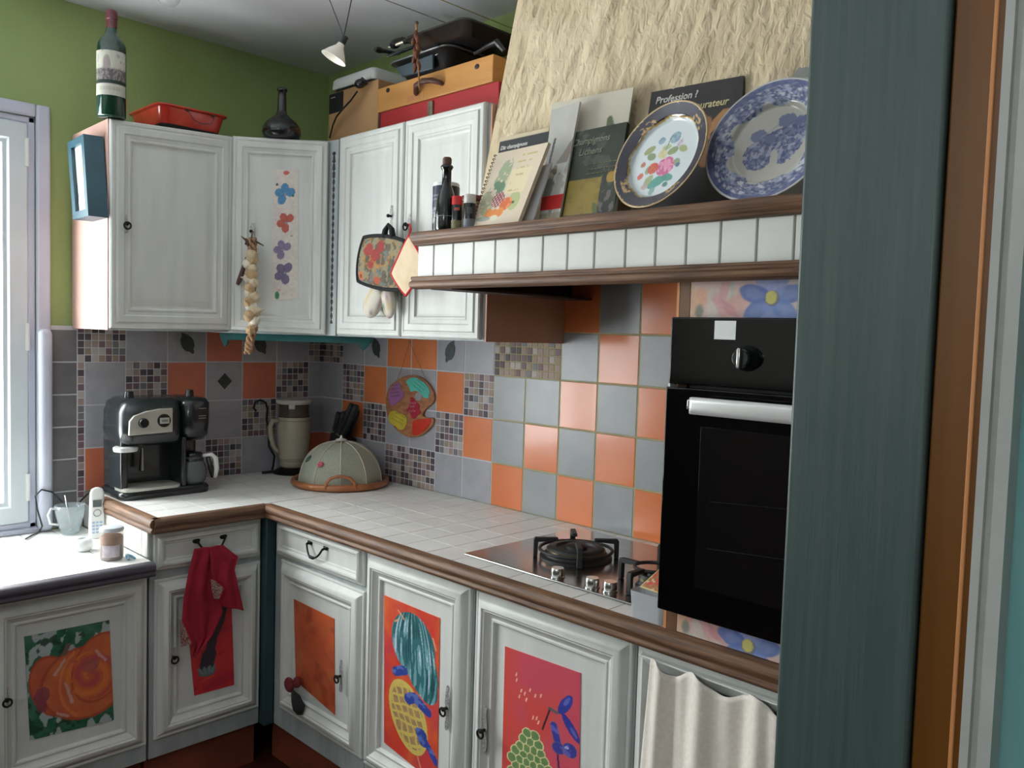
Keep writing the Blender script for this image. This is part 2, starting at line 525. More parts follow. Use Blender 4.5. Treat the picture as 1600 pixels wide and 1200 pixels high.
# post and jambs on the right, close to the camera
b = MB()
b.box(-1.10, -1.06, -2.793, -2.648, 0, ZC)
struct(b.build('trim_1', M_teal, bevel=.004, seg=3))
b = MB(); b.box(-1.092, -1.055, -2.842, -2.795, 0, ZC)
struct(b.build('trim_2', M_jamb, bevel=.002))
b = MB(); b.box(-1.0945, -1.055, -2.8345, -2.8305, 0, ZC)
struct(b.build('trim_3', M_lightwood, bevel=.001))
b = MB(); b.prism([(-1.104, -2.843), (-1.104, -2.851), (-1.098, -2.852), (-1.098, -2.858), (-1.106, -2.859), (-1.106, -2.871), (-1.06, -2.871), (-1.06, -2.843)], 0, ZC)
struct(b.build('trim_4', M_trimw, angle=30))
slab('wall_side', -1.06, -.95, -2.86, -2.648, 0, ZC, M_tealdark)

# ------------------------------------------------------------------ wall tiling
T = .15
ZR = [.8958554, 1.0458554, 1.1958554, 1.3458554, 1.4958554, 1.6458554, 1.7958554]
rnd = random.Random(3)
TILE_M = [M_gw, M_tg, M_to, M_td, M_leaf, M_tgg, M_tog, M_toc] + M_mos     # slot 8.. mosaics


def tile_box(b, x0, x1, z0, z1, mi, g=.0022, n=.0045):
    """one tile with a small chamfer"""
    x0 += g; x1 -= g; z0 += g; z1 -= g; c = .0015
    b.add([(x0, z0, 0), (x1, z0, 0), (x1, z1, 0), (x0, z1, 0), (x0, z0, n - c), (x1, z0, n - c), (x1, z1, n - c), (x0, z1, n - c),
           (x0 + c, z0 + c, n), (x1 - c, z0 + c, n), (x1 - c, z1 - c, n), (x0 + c, z1 - c, n)],
          [(0, 1, 5, 4), (1, 2, 6, 5), (2, 3, 7, 6), (3, 0, 4, 7), (4, 5, 9, 8), (5, 6, 10, 9), (6, 7, 11, 10), (7, 4, 8, 11), (8, 9, 10, 11)], mi)


def mosaic(b, x0, x1, z0, z1, nx, nz, warm=False):
    dx = (x1 - x0) / nx; dz = (z1 - z0) / nz
    for i in range(nx):
        for j in range(nz):
            w_ = [4, 3, 3, 2, 3, 2] if warm else [4, 3, 3, 2, 1, 2]
            k = rnd.choices(range(6), w_)[0]
            tile_box(b, x0 + i * dx, x0 + (i + 1) * dx, z0 + j * dz, z0 + (j + 1) * dz, 8 + k, g=.0013)


LEAF = [(0, -.052), (.008, -.046), (.010, -.036), (.024, -.028), (.034, -.008), (.034, .012), (.026, .034), (.012, .054), (.004, .040), (-.010, .034), (-.020, .018), (-.026, -.004), (-.022, -.024), (-.010, -.036), (-.006, -.050)]


def leaf(b, cx, cz, ang=0, s=.85, flip=1):
    a = math.radians(ang)
    b.prism([(cx + s * (flip * x * math.cos(a) - z * math.sin(a)), cz + s * (flip * x * math.sin(a) + z * math.cos(a))) for x, z in LEAF], .004, .0062, 4)


# right wall.  col k spans u = T*k..T*(k+1) from the corner; rows 0..5 from the worktop
GRID_B = {  # rows bottom -> top
    0: 'Cgg.', 1: 'gomg', 2: 'gmoL', 3: 'Mggo', 4: 'Mggo', 5: 'gmoL', 6: 'gomg', 7: 'OGG#', 8: 'GOG#',
    9: 'OGOGO', 10: 'GOGOG', 11: 'OGOGO', 12: 'GOGOG', 13: 'OGOGO', 14: 'GOGOG'}
TB = frame((-.0006, 0, 0), UB, NB)
b = MB(TB)
XS = 7 * T
b.box(0, XS, .90, 1.50, 0, .0032, 0)                         # grout bed
for k, col in GRID_B.items():
    for r, ch in enumerate(col):
        x0, x1, z0, z1 = k * T, (k + 1) * T, ZR[r], ZR[r + 1]
        z0 = max(z0, .8985)
        if ch in 'gL': tile_box(b, x0, x1, z0, z1, 1)
        if ch == 'o': tile_box(b, x0, x1, z0, z1, 2)
        if ch == 'C': tile_box(b, x0, x1, z0, z1, 7)
        if ch == 'G': tile_box(b, x0, x1, z0, z1, 5)
        if ch == 'O': tile_box(b, x0, x1, z0, z1, 6)
        if ch in 'mM': mosaic(b, x0, x1, z0, z1, 6, 6)
        if ch == '.': mosaic(b, x0, x1, z0, z1, 6, 6)
        if ch == '#': mosaic(b, x0, x1, z0, z1, 6, 6, True)
        if ch == 'L': leaf(b, x0 + .075, z0 + .070, 35 if k == 2 else -35, .85, 1 if k == 2 else -1)
    if k >= 9:
        tile_box(b, k * T, (k + 1) * T, ZR[5], ZR[6], 5 if col[4] == 'O' else 6)
o = b.build('tile_splashback', TILE_M, angle=20)
tag(o, 'grey and orange checkered tile splashback with mosaic squares behind the hob, right wall', 'tile splashback')
MB(TB).box(XS, 2.3, .90, 1.80, 0, .0034, 0).build('yellowish_grout', M_gy, o)

# back wall
TA = frame((0, -.0006, 0), UA, NA)
b = MB(TA)
b.box(-1.08, 0, .78, 1.47, 0, .0032, 0)
A0 = .0775
GRID_A = {-1: 'Cggm', 0: 'ggmg', 1: 'gmoL', 2: 'mgdo', 3: 'ggoL', 4: 'gomg'}
for k, col in GRID_A.items():
    x1 = 0 if k < 0 else -(A0 + T * k); x0 = -(A0 + T * (k + 1))
    for r, ch in enumerate(col):
        z0, z1 = max(ZR[r], .8985), ZR[r + 1]
        if ch in 'gLd': tile_box(b, x0, x1, z0, z1, 1)
        if ch == 'o': tile_box(b, x0, x1, z0, z1, 7)
        if ch == 'C': tile_box(b, x0, x1, z0, z1, 7)
        if ch == 'm': mosaic(b, x0, x1, z0, z1, 3 if k < 0 else 6, 6)
        if ch == 'L': leaf(b, x0 + .072, z0 + .068, 38, .85)
        if ch == 'd':
            cx, cz = (x0 + x1) / 2, (z0 + z1) / 2
            b.prism([(cx - .03, cz), (cx, cz - .032), (cx + .03, cz), (cx, cz + .032)], .004, .0062, 4)
XL = -(A0 + 5 * T)
mosaic(b, -.989, XL, ZR[3], ZR[4] + .0, 7, 6)
for r in range(-1, 3):
    z0 = .78 if r < 0 else ZR[r]; z1 = ZR[r + 1]
    mosaic(b, -.989, -.966, z0, z1, 1, 5 if r < 0 else 6)
    if r >= 0: tile_box(b, -.966, XL, z0, z1, 7 if r == 0 else 1)
    else: tile_box(b, -.966, XL, z0, z1, 1)
zt = 1.458
for i in range(7):
    tile_box(b, -1.078, -.989, max(zt - .1115, .779), zt, 3); zt -= .1115
    if zt < .80: break
o = b.build('tile_splashback', TILE_M, angle=20)
tag(o, 'tile splashback between the window and the corner, with slate tiles and mosaic strip', 'tile splashback')

# ------------------------------------------------------------------ cabinets
LOWER_PROF = [(0, 0), (0, .007), (.002, .009), (.007, .009), (.009, .007), (.012, .009), (.018, .017), (.026, .0235), (.034, .026), (.037, .0265), (.039, .0245), (.041, .0225), (.044, .0225), (.046, .020), (.055, .012), (.060, .010), (.063, .0125), (.067, .0125), (.070, .0095), (.072, .004), (.073, .003)]
UPPER_PROF = [(0, 0), (0, .010), (.004, .014), (.012, .015), (.015, .013), (.018, .013), (.022, .018), (.040, .018), (.044, .014), (.054, .011), (.058, .013), (.062, .012), (.066, .006), (.072, .004), (.075, .004), (.094, .009), (.098, .009)]
M_cabdoor = M_cab


def bilin(q, s, t):
    return q[0] * (1 - s) * (1 - t) + q[1] * s * (1 - t) + q[2] * s * t + q[3] * (1 - s) * t


def keyplate(parent, P, N, U, m=None, h=.055, ring=True):
    """pierced iron escutcheon with a small drop handle"""
    V = Vector((0, 0, 1)); N = Vector(N); U = Vector(U)
    M = frame(P, U, N)
    b = MB(M)
    pts = []
    n = 48
    for i in range(n):
        a = 2 * math.pi * i / n
        y_ = h * math.sin(a) ** 3 if abs(math.sin(a)) > .3 else .006 * math.sin(a); w_ = (.0035 + .0045 * abs(math.cos(2.2 * a)) ) * (1 if math.cos(a) >= 0 else -1) * min(1, abs(math.cos(a)) * 2.2)
        pts.append((w_, h * math.sin(a)))
    b.prism(pts, 0, .0018)
    o = b.build('escutcheon', mat('pewter_filigree', (200, 202, 200), (130, 132, 130), rough=.35, metal=.4, scale=260), parent)
    b = MB(M)
    b.tube([(0, 0, 0), (0, 0, .012)], .004, 10)
    b.ball((0, 0, .014), .006, 12)
    if ring:
        b.tube([(.0105 * math.cos(a) , .0105 * math.sin(a) - .006, .017) for a in [2 * math.pi * i / 20 for i in range(20)]], .0028, 8, closed=True)
    b.build('key_knob', M_iron, parent)
    return o


def door(parent, quad, N, prof, name='door', m=None):
    return MB().rings(quad, prof, N).build(name, m or M_cab, parent, angle=25)


def inset_quad(quad, l, r, bt, tp, N, h):
    q = [Vector(p) for p in quad]; N = Vector(N)
    W = (q[1] - q[0]).length; H = (q[3] - q[0]).length
    return [bilin(q, s, t) + N * h for s, t in ((l / W, bt / H), (1 - r / W, bt / H), (1 - r / W, 1 - tp / H), (l / W, 1 - tp / H))]


def V3(*a): return Vector(a)


# --- upper cabinets
ZB, ZT = 1.462, 2.135
# 1: left wall cabinet on the back wall
c = thing('wall_cabinet', 'white washed wall cabinet next to the window with pinkish side panel', 'cabinet', (-.79, 0, ZB))
b = MB(); b.hexa([(-.998, -.325, ZB), (-.603, -.325, ZB + .003), (-.603, -.005, ZB + .003), (-.998, -.005, ZB)],
                 [(-.998, -.325, 2.118), (-.603, -.325, 2.135), (-.603, -.005, 2.135), (-.998, -.005, 2.118)])
b.build('body', M_cabin, c, bevel=.002)
b = MB(); b.hexa([(-1.006, -.325, ZB), (-.9985, -.325, ZB), (-.9985, -.005, ZB), (-1.006, -.005, ZB)],
                 [(-1.006, -.325, 2.118), (-.9985, -.325, 2.118), (-.9985, -.005, 2.112), (-1.006, -.005, 2.112)])
b.build('side_panel', M_pink, c, bevel=.001)
q = [V3(-1.002, -.3255, ZB + .006), V3(-.594, -.3255, ZB + .010), V3(-.594, -.3255, 2.137), V3(-1.002, -.3255, 2.116)]
d = door(c, q, NA, UPPER_PROF)
keyplate(d, px(196, 350, 1, -.340), NA, UA, h=.03)

# 2: diagonal corner cabinet with the flower panel
D0, D1 = V3(-.592, -.335, 0), V3(-.362, -.568, 0)
UD = (D1 - D0).normalized(); ND = Vector((UD.y, -UD.x, 0)).normalized()
if ND.x > 0: ND = -ND
c = thing('corner_wall_cabinet', 'white corner wall cabinet set diagonally, painted flower strip on its door', 'cabinet', (-.25, -.25, ZB))
b = MB(); b.prism([(-.60, -.005), (-.60, -.325), (-.59, -.334), (-.362, -.566), (-.352, -.612), (-.005, -.612), (-.005, -.005)], ZB, 2.135)
b.build('body', M_cabin, c, bevel=.002)
Wd = (D1 - D0).length
q = [D0 + V3(0, 0, ZB + .012) + ND * .002, D1 + V3(0, 0, ZB + .004) + ND * .002, D1 + V3(0, 0, 2.128) + ND * .002, D0 + V3(0, 0, 2.138) + ND * .002]
d = door(c, q, ND, [(p[0] * .86, p[1]) for p in UPPER_PROF])
keyplate(d, ppx(394, 362, D0 + ND * .02, ND), ND, UD, h=.03, ring=False)


def petals(C, x, y, cx, cy, r, col, seed):
    for k in range(5):
        a = math.radians(72 * k + 20 + seed * 13)
        if k == 4: continue
        m = ell(x, y, cx + r * .6 * math.cos(a), cy + r * .62 * math.sin(a), r * .5, r * .42, math.degrees(a)) < 1
        put(C, m, col, .92)
    put(C, ell(x, y, cx, cy, r * .18, r * .18) < 1, (90, 90, 110), .5)


def fn_flowers(x, y):
    n = fbm(x * 25, y * 25, 3)
    C = base_col(x, (222, 214, 204), (206, 198, 190), n)
    s = .178                                # board aspect
    put(C, ell(x, y, .6 * s, .975, .024, .016) < 1, (200, 90, 80))
    put(C, ell(x, y, .18 * s, .885, .010, .010) < 1, (70, 80, 90))
    for cx, cy, r, col, sd in ((.55, .81, .078, (66, 128, 176), 0), (.6, .595, .07, (186, 84, 72), 2), (.45, .385, .068, (128, 112, 148), 1), (.55, .205, .078, (104, 96, 128), 3)):
        cc = np.array(col, float)
        petals(C, x, y, cx * s, cy, r, cc, sd)
    put(C, ell(x, y, .9 * s, .80, .014, .008) < 1, (40, 110, 100))
    put(C, ell(x, y, .85 * s, .49, .012, .008) < 1, (150, 150, 140))
    put(C, (ell(x, y, .22 * s, .035, .018, .03) < 1), (60, 130, 90)); put(C, ell(x, y, .3 * s, .075, .012, .01) < 1, (200, 170, 150))
    C += ((fbm(x * 60, y * 60, 9) - .5) * 22)[:, None]
    return C


Pd = D0 + ND * .013
fq = [ppx(u, v, Pd, ND) for u, v in ((425, 469), (466, 467), (466, 265), (427, 265))]
board('painted_flower_strip', fq, ND, .005, fn_flowers, d, 50, 160, .6)
b = MB()       # dark knobbly seal strip beside the door
P = ppx(514, 240, D1 + ND * .0, ND); P2 = ppx(514, 498, D1 + ND * .0, ND)
P.z = 2.095; P.x, P.y = D1.x + .012, D1.y - .022; P2 = P.copy(); P2.z = 1.505
pts = [P.lerp(P2, i / 90) for i in range(91)]
b.tube(pts, [.0085 + .0014 * math.sin(i * 1.7) + (.002 if i < 14 else 0) * (i % 2) for i in range(91)], 8)
b.build('dark_hinge_strip', M_blackmat, c)

# 3: double wall cabinet on the right wall
c = thing('wall_cabinet', 'white double-door wall cabinet on the right wall, running behind the hood end', 'cabinet', (0, -.98, ZB))
b = MB(); b.box(-.345, -.005, -1.352, -.614, ZB, 2.135)
b.build('body', M_cabin, c, bevel=.002)
b = MB(); b.box(-.345, -.005, -1.3595, -1.3525, ZB, 2.13)
b.build('side_panel', M_brownpanel, c, bevel=.001)
for y0, y1, ku, kv, rg in ((-.628, -.978, 612, 338, False), (-.986, -1.342, 640, 352, True)):
    q = [V3(-.3455, y0, ZB + .006), V3(-.3455, y1, ZB + .006), V3(-.3455, y1, 2.137), V3(-.3455, y0, 2.137)]
    d = door(c, q, NB, UPPER_PROF)
    keyplate(d, px(ku, kv, 0, -.362), NB, UB, h=.035, ring=rg)

# --- lower cabinets, back wall
M_plinth = mat('terracotta_plinth', (136, 70, 50), (108, 54, 38), rough=.5, scale=5)
ZL = .145
c = thing('sink_cabinet', 'white base cabinet under the sink with an orange pumpkin painted on its door', 'cabinet', (-1.4, -.3, 0))
b = MB(); b.box(-1.98, -.974, -.562, -.01, ZL, .735); b.build('body', M_cabin, c, bevel=.002)
b = MB(); b.box(-1.98, -.974, -.52, -.50, 0, ZL); b.build('plinth', M_plinth, c)


def lower_door(c, x0, x1, z0, z1, N, dz0=0, dz1=0):
    if N is NA: q = [V3(x0, -.5625, z0), V3(x1, -.5625, z0 + dz0), V3(x1, -.5625, z1), V3(x0, -.5625, z1)]
    else: q = [V3(-.5625, x0, z0), V3(-.5625, x1, z0), V3(-.5625, x1, z1), V3(-.5625, x0, z1)]
    return q, door(c, q, N, LOWER_PROF)


def fn_pumpkin(x, y):
    n = fbm(x * 6, y * 9, 5, 4)
    C = base_col(x, (28, 88, 62), (70, 120, 100), np.clip((n - .3) * 2.2, 0, 1))
    w = fbm(x * 13 + y * 6, y * 7 - x * 9, 8, 2)
    put(C, (w > .60), (188, 192, 196), .85)
    put(C, (fbm(x * 12, y * 12, 31) > .66), (24, 60, 40), .8)
    asp = .86
    def lobe(cx, cy, rx, ry, a, c1, c2, sd):
        e = ell(x, y, cx, cy, rx, ry, a); k = fbm(x * 7, y * 7, sd)
        cc = base_col(x, c1, c2, np.clip(k * 1.6 - .3, 0, 1)); m = (e < 1)[:, None]
        C[:] = np.where(m, cc, C)
        put(C, (e < 1) & (e > .86), (150, 56, 40), .5)
    lobe(.22, .47, .20, .31, 14, (186, 84, 66), (200, 104, 60), 12)
    lobe(.50, .44, .40, .36, 0, (190, 90, 64), (206, 112, 60), 17)
    lobe(.64, .56, .25, .35, -22, (188, 84, 60), (204, 106, 56), 14)
    for a_, col in ((0, (176, 70, 84)), (1, (222, 126, 60))):
        rr2 = ell(x, y, .57, .50, .24, .24, 15); sw = np.sin(np.sqrt(rr2) * 9 + np.arctan2(y - .5, x - .57) * 1.0 + a_ * 3)
        put(C, (rr2 < 1) & (sw > .55) & (fbm(x * 9, y * 9, 51 + a_) > .36), col, .65)
    put(C, ell(x, y, .56, .60, .10, .10, 25) < fbm(x * 9, y * 9, 23) * 1.3, (150, 78, 96), .6)
    put(C, ell(x, y, .12, .36, .08, .14) < fbm(x * 9, y * 9, 24) * 1.4, (124, 60, 84), .7)
    put(C, (np.abs(ell(x, y, .52, .46, .24, .34, -8) - 1) < .10) & (x < .42), (224, 130, 70), .7)
    put(C, seg(x, y, .37, .84, .33, .76) < .02, (110, 90, 80))
    for (a, b_, c_, d_) in ((.24, .58, .33, .70), (.33, .47, .38, .28), (.80, .66, .79, .52), (.24, .20, .33, .15), (.62, .72, .70, .62)):
        put(C, seg(x, y, a, b_, c_, d_) < .015 * (0.4 + fbm(x * 30, y * 30, 7)), (206, 176, 180), .7)
    return C


q, d = lower_door(c, -1.402, -.978, .20, .722, NA)
pq = [px(u, v, 1, -.5675) for u, v in ((47, 1157), (178, 1125), (171, 969), (38, 995))]
board('painted_pumpkin', pq, NA, .004, fn_pumpkin, d, 90, 100, .45)
keyplate(d, px(9, 1092, 1, -.582), NA, UA, h=.03)
lower_door(c, -1.835, -1.41, .20, .722, NA)

c = thing('base_cabinet', 'white base cabinet in the corner under the coffee machine, drawer over a red painted door', 'cabinet', (-.78, -.3, 0))
b = MB(); b.box(-.968, -.598, -.562, -.01, ZL, .855); b.build('body', M_cabin, c, bevel=.002)
b = MB(); b.box(-.97, -.60, -.535, -.50, 0, ZL); b.build('plinth', M_plinth, c)
b = MB(); b.box(-.598, -.5625, -.5985, -.5625, ZL, .853); b.build('corner_filler', M_tealdark, c, bevel=.003)
b = MB()
for i in range(6):
    for j in range(1):
        y1 = -.02 - i * .1
        b.box(-.9745, -.9685, max(y1 - .0975, -.562), y1, .777, .853)
b.build('side_tiles', M_ctile, c, bevel=.0015)
q, d = lower_door(c, -.955, -.603, .205, .706, NA)


def fn_redpaint(x, y):
    y = y; x0_ = x
    C = base_col(x, (184, 34, 52), (206, 56, 44), fbm(x * 5, y * 8, 2, 4))
    put(C, fbm(x * 4, y * 14, 6) > .62, (160, 30, 62), .6)
    # dark purple vegetable with grey green cap
    put(C, seg(x, y, .36, .90, .30, .68) < .034, (62, 50, 54)); put(C, seg(x, y, .30, .68, .21, .50) < .036, (58, 48, 54)); put(C, seg(x, y, .21, .50, .16, .32) < .045, (54, 44, 54)); put(C, seg(x, y, .17, .36, .14, .27) < .068, (52, 44, 54))
    put(C, ell(x, y, .14, .20, .085, .045) < 1, (92, 108, 112))
    for a in range(4): put(C, seg(x, y, .14 + .03 * (a - 1.5), .19, .14 + .052 * (a - 1.5), .25) < .011, (116, 132, 136))
    put(C, seg(x, y, .08, .12, .2, .15) < .008, (206, 84, 44), .8)
    return C


pq = [px(u, v, 1, -.5675) for u, v in ((304, 1087), (366, 1070), (361, 913), (289, 930))]
board('painted_red_panel', pq, NA, .004, fn_redpaint, d, 60, 130, .45)
keyplate(d, px(270, 1026, 1, -.582), NA, UA, h=.032)


def drawer(c, q, N, U, hu=None):
    d = MB().rings(q, [(0, 0), (0, .006), (.003, .009), (.010, .010), (.013, .018), (.019, .021), (.024, .020), (.030, .012), (.034, .0115), (.037, .007)], N).build('drawer', M_cab, c, angle=25)
    if hu:
        M = frame(bilin([Vector(p) for p in q], .5, .56) + Vector(N) * .007, U, N)
        b = MB(M); w = .045
        for s in (-1, 1):
            b.ball((s * w, .012, .002), (.013, .0085, .005), 12)
            b.tube([(s * w, .012, .002), (s * w, .008, .014)], .004, 8)
        pts = []
        for i in range(21):
            a = i / 20; s = (a * 2 - 1)
            pts.append((s * w * (1 - .25 * math.sin(a * math.pi) * 0), .010 - .034 * (1 - abs(s) ** 2.6), .014 + .010 * math.sin(a * math.pi)))
        b.tube(pts, .0032, 8)
        for i in (8, 9, 10, 11, 12): b.ball(pts[i], .0052, 8)
        b.build('drawer_handle', M_iron, d)
    return d


drawer(c, [V3(-.958, -.5625, .735), V3(-.603, -.5625, .722), V3(-.603, -.5625, .851), V3(-.958, -.5625, .847)], NA, UA, True)

# --- lower cabinets, right wall
c = thing('base_cabinet', 'white base cabinet with iron-handled drawer above a rust orange painted door', 'cabinet', (-.3, -.86, 0))
b = MB(); b.box(-.562, -.01, -1.116, -.598, ZL, .855); b.build('body', M_cabin, c, bevel=.002)
b = MB(); b.box(-.53, -.50, -1.116, -.535, 0, ZL); b.build('plinth', M_plinth, c)
drawer(c, [V3(-.5625, -.622, .733), V3(-.5625, -1.108, .737), V3(-.5625, -1.108, .853), V3(-.5625, -.622, .851)], NB, UB, True)
q, d = lower_door(c, -.648, -1.112, .22, .722, NB)


def fn_rust(x, y):
    C = base_col(x, (176, 74, 42), (206, 100, 58), fbm(x * 5, y * 6, 2, 4))
    put(C, np.clip((fbm(x * 6, y * 8, 11) - .5) * 4, 0, 1), (146, 56, 38), .7)
    put(C, np.clip((fbm(x * 8, y * 8, 19) - .58) * 5, 0, 1), (188, 120, 60), .5)
    return C


pq = [px(u, v, 0, -.5675) for u, v in ((462, 1064), (523, 1117), (522, 967), (459, 936))]
board('painted_orange_panel', pq, NB, .004, fn_rust, d, 50, 70, .45)
keyplate(d, px(533, 1056, 0, -.58), NB, UB, h=.05)

c = thing('base_cabinet', 'white base cabinet whose scarlet door panel shows a teal and yellow pineapple', 'cabinet', (-.3, -1.34, 0))
b = MB(); b.box(-.562, -.01, -1.572, -1.118, ZL, .855); b.build('body', M_cabin, c, bevel=.002)
b = MB(); b.box(-.53, -.50, -1.574, -1.118, 0, ZL); b.build('plinth', M_plinth, c)
q, d = lower_door(c, -1.124, -1.566, .215, .846, NB)


def fn_pine(x, y):
    x = x * (.37 / ASP_PINE)
    asp = .37
    n = fbm(x * 10, y * 5, 2, 4)
    C = base_col(x, (204, 62, 48), (216, 98, 54), np.clip((n - .35) * 3, 0, 1))
    put(C, np.clip((fbm(x * 9, y * 7, 44) - .55) * 5, 0, 1), (192, 58, 78), .6)
    # body: yellow lattice oval
    e = ell(x, y, .17, .29, .125, .21, 12)
    put(C, e < 1.06, (206, 184, 96)); 
    u = x * math.cos(.35) + y * math.sin(.35); w = -x * math.sin(.35) + y * math.cos(.35)
    wob = (fbm(x * 9, y * 9, 61) - .5) * .9
    cell = (np.abs((u * 22 + wob) % 1 - .5) < .37) & (np.abs((w * 18 + wob) % 1 - .5) < .35)
    put(C, (e < .80) & cell, (150, 118, 92), .85)
    put(C, (e < .80) & cell & (fbm(x * 60, y * 60, 5) > .55), (176, 142, 96), .8)
    # crown
    for cx, cy, rx, ry, a in ((.20, .76, .145, .20, 4), (.25, .66, .11, .20, 14), (.29, .56, .075, .11, 10)):
        put(C, ell(x, y, cx, cy, rx, ry, a) < 1, (52, 108, 112))
    crown = (ell(x, y, .20, .76, .145, .20, 4) < 1) | (ell(x, y, .25, .66, .11, .20, 14) < 1) | (ell(x, y, .29, .56, .075, .11, 10) < 1)
    ang = (x - .2) / (np.sqrt(np.clip(1 - ((y - .66) / .34) ** 2, .02, 1)) + .01)
    st = vn(ang * 130 + (y - .6) * 6, y * 7, 3)
    put(C, crown & (st > .55), (118, 166, 172), .85); put(C, crown & (st > .80), (190, 206, 220), .9); put(C, crown & (st < .22), (30, 72, 80), .8)
    for x0, y0, x1, y1, r in ((.085, .53, .14, .57, .03), (.22, .44, .30, .40, .032), (.17, .40, .20, .43, .03), (.28, .22, .36, .13, .022), (.26, .24, .27, .20, .035)):
        m = seg(x, y, x0, y0, x1, y1) < r * (.7 + .5 * fbm(x * 20, y * 20, 8))
        put(C, m, (52, 70, 152)); put(C, m & (fbm(x * 40, y * 40, 6) > .6), (110, 130, 190), .7)
    for x0, y0, x1, y1 in ((.24, .08, .27, .0), (.10, .94, .14, .90), (.33, .86, .35, .80), (.08, .86, .1, .88)):
        put(C, seg(x, y, x0, y0, x1, y1) < .005, (226, 160, 120), .9)
    return C


pq = [px(u, v, 0, -.5675) for u, v in ((600, 1160), (683, 1228), (687, 966), (600, 930))]
ASP_PINE = (pq[1] - pq[0]).length / (pq[3] - pq[0]).length
print('ASP', ASP_PINE)
board('painted_pineapple', pq, NB, .004, fn_pine, d, 110, 240, .4)
keyplate(d, px(699, 1106, 0, -.58), NB, UB, h=.06)

c = thing('base_cabinet', 'white base cabinet below the hob with green fruit and blue flowers on crimson', 'cabinet', (-.3, -1.82, 0))
b = MB(); b.box(-.562, -.01, -2.074, -1.576, ZL, .855); b.build('body', M_cabin, c, bevel=.002)
b = MB(); b.box(-.53, -.50, -2.074, -1.576, 0, ZL); b.build('plinth', M_plinth, c)
q, d = lower_door(c, -1.586, -2.068, .215, .846, NB)


def fn_cherimoya(x, y):
    x = x * (.42 / ASP_CHER)
    n = fbm(x * 6, y * 4, 2, 4)
    C = base_col(x, (198, 74, 98), (206, 86, 92), n)
    put(C, np.clip((fbm(x * 5, y * 3, 21) - .52) * 4, 0, 1), (208, 76, 66), .9)
    put(C, np.clip(.12 - x, 0, .12) * 6, (208, 74, 58))
    asp = .42
    def P(X, Y): return ((X - 205) / 395 * asp, 1 - (Y - 350 - (X - 205) * .36) / 1010)
    # fruit body
    fruit = ell(x, y, .155, .36, .13, .26, 0)
    pts = []
    r2 = random.Random(5)
    for j in range(14):
        for i in range(7):
            cx = .04 + i * .040 + (.02 if j % 2 else 0); cy = .60 - j * .040
            if ell(np.array([cx]), np.array([cy]), .155, .34, .115, .235)[0] < 1: pts.append((cx + r2.uniform(-.005, .005), cy + r2.uniform(-.005, .005)))
    best = np.full(len(x), 9.0); second = np.full(len(x), 9.0)
    for cx, cy in pts:
        dd = np.hypot(x - cx, (y - cy) * .95); second = np.where(dd < best, best, np.minimum(second, dd)); best = np.minimum(best, dd)
    m = best < .030
    put(C, m, (222, 216, 160)); inner = (best < .0245) & (second - best > .0048)
    C[:] = np.where(inner[:, None], base_col(x, (92, 128, 84), (124, 150, 92), fbm(x * 30, y * 30, 6)), C)
    def blob(x0, y0, x1, y1, r, c_=(62, 62, 148)):
        m = seg(x, y, x0, y0, x1, y1) < r
        put(C, seg(x, y, x0, y0, x1, y1) < r + .004, (120, 110, 130), .7)
        put(C, m, c_); put(C, m & (fbm(x * 25, y * 25, 9) > .62), (120, 120, 196), .6)
    put(C, seg(x, y, .262, .74, .225, .62) < .005, (60, 40, 50))
    put(C, seg(x, y, .262, .75, .30, .74) < .008, (84, 96, 100)); put(C, seg(x, y, .30, .60, .32, .40) < .005, (70, 40, 80))
    # leaves
    put(C, ell(x, y, .345, .80, .068, .026, 62) < 1, (54, 64, 150)); put(C, ell(x, y, .375, .685, .080, .022, -55) < 1, (54, 60, 146))
    put(C, ell(x, y, .352, .82, .03, .010, 62) < 1, (110, 120, 196), .7); put(C, ell(x, y, .39, .665, .03, .009, -55) < 1, (120, 120, 190), .7)
    blob(.285, .665, .31, .57, .018); blob(.31, .55, .315, .55, .030); blob(.372, .565, .372, .558, .034)
    put(C, ell(x, y, .355, .57, .012, .008) < 1, (190, 200, 226), .8)
    blob(.33, .33, .345, .27, .05)
    for sx_, sy_ in ((.07, .86), (.072, .83), (.10, .78), (.12, .77), (.09, .745), (.13, .74), (.15, .80), (.18, .78), (.21, .79), (.17, .655), (.19, .66), (.2, .64)):
        put(C, seg(x, y, sx_, sy_, sx_ + .004, sy_ + .016) < .0035, (240, 190, 170))
    return C


pq = [px(u, v, 0, -.5675) for u, v in ((782, 1285), (903, 1340), (907, 1052), (789, 1010))]
ASP_CHER = (pq[1] - pq[0]).length / (pq[3] - pq[0]).length
print('ASP', ASP_CHER)
board('painted_green_fruit', pq, NB, .004, fn_cherimoya, d, 130, 260, .4)
keyplate(d, px(758, 1140, 0, -.58), NB, UB, h=.06)

c = thing('curtained_base_unit', 'white framed base unit under the oven, open behind a curtain', 'cabinet', (-.3, -2.4, 0))
b = MB()
b.box(-.562, -.01, -2.096, -2.078, ZL, .855); b.box(-.562, -.01, -2.77, -2.752, ZL, .855); b.box(-.562, -.01, -2.752, -2.096, ZL, ZL + .018); b.box(-.03, -.01, -2.752, -2.096, ZL, .855)
b.build('body', M_cabin, c, bevel=.002)
fq_ = [V3(-.5625, -2.082, .20), V3(-.5625, -2.77, .20), V3(-.5625, -2.77, .846), V3(-.5625, -2.082, .846)]
MB().rings(fq_, [(0, 0), (0, .006), (.003, .009), (.011, .009), (.014, .012), (.016, .020), (.022, .022), (.036, .016), (.045, .006), (.046, 0)], NB, cap=False).build('frame', M_cab, c, angle=25)
b = MB(); b.box(-.53, -.50, -2.77, -2.078, 0, ZL); b.build('plinth', M_plinth, c)
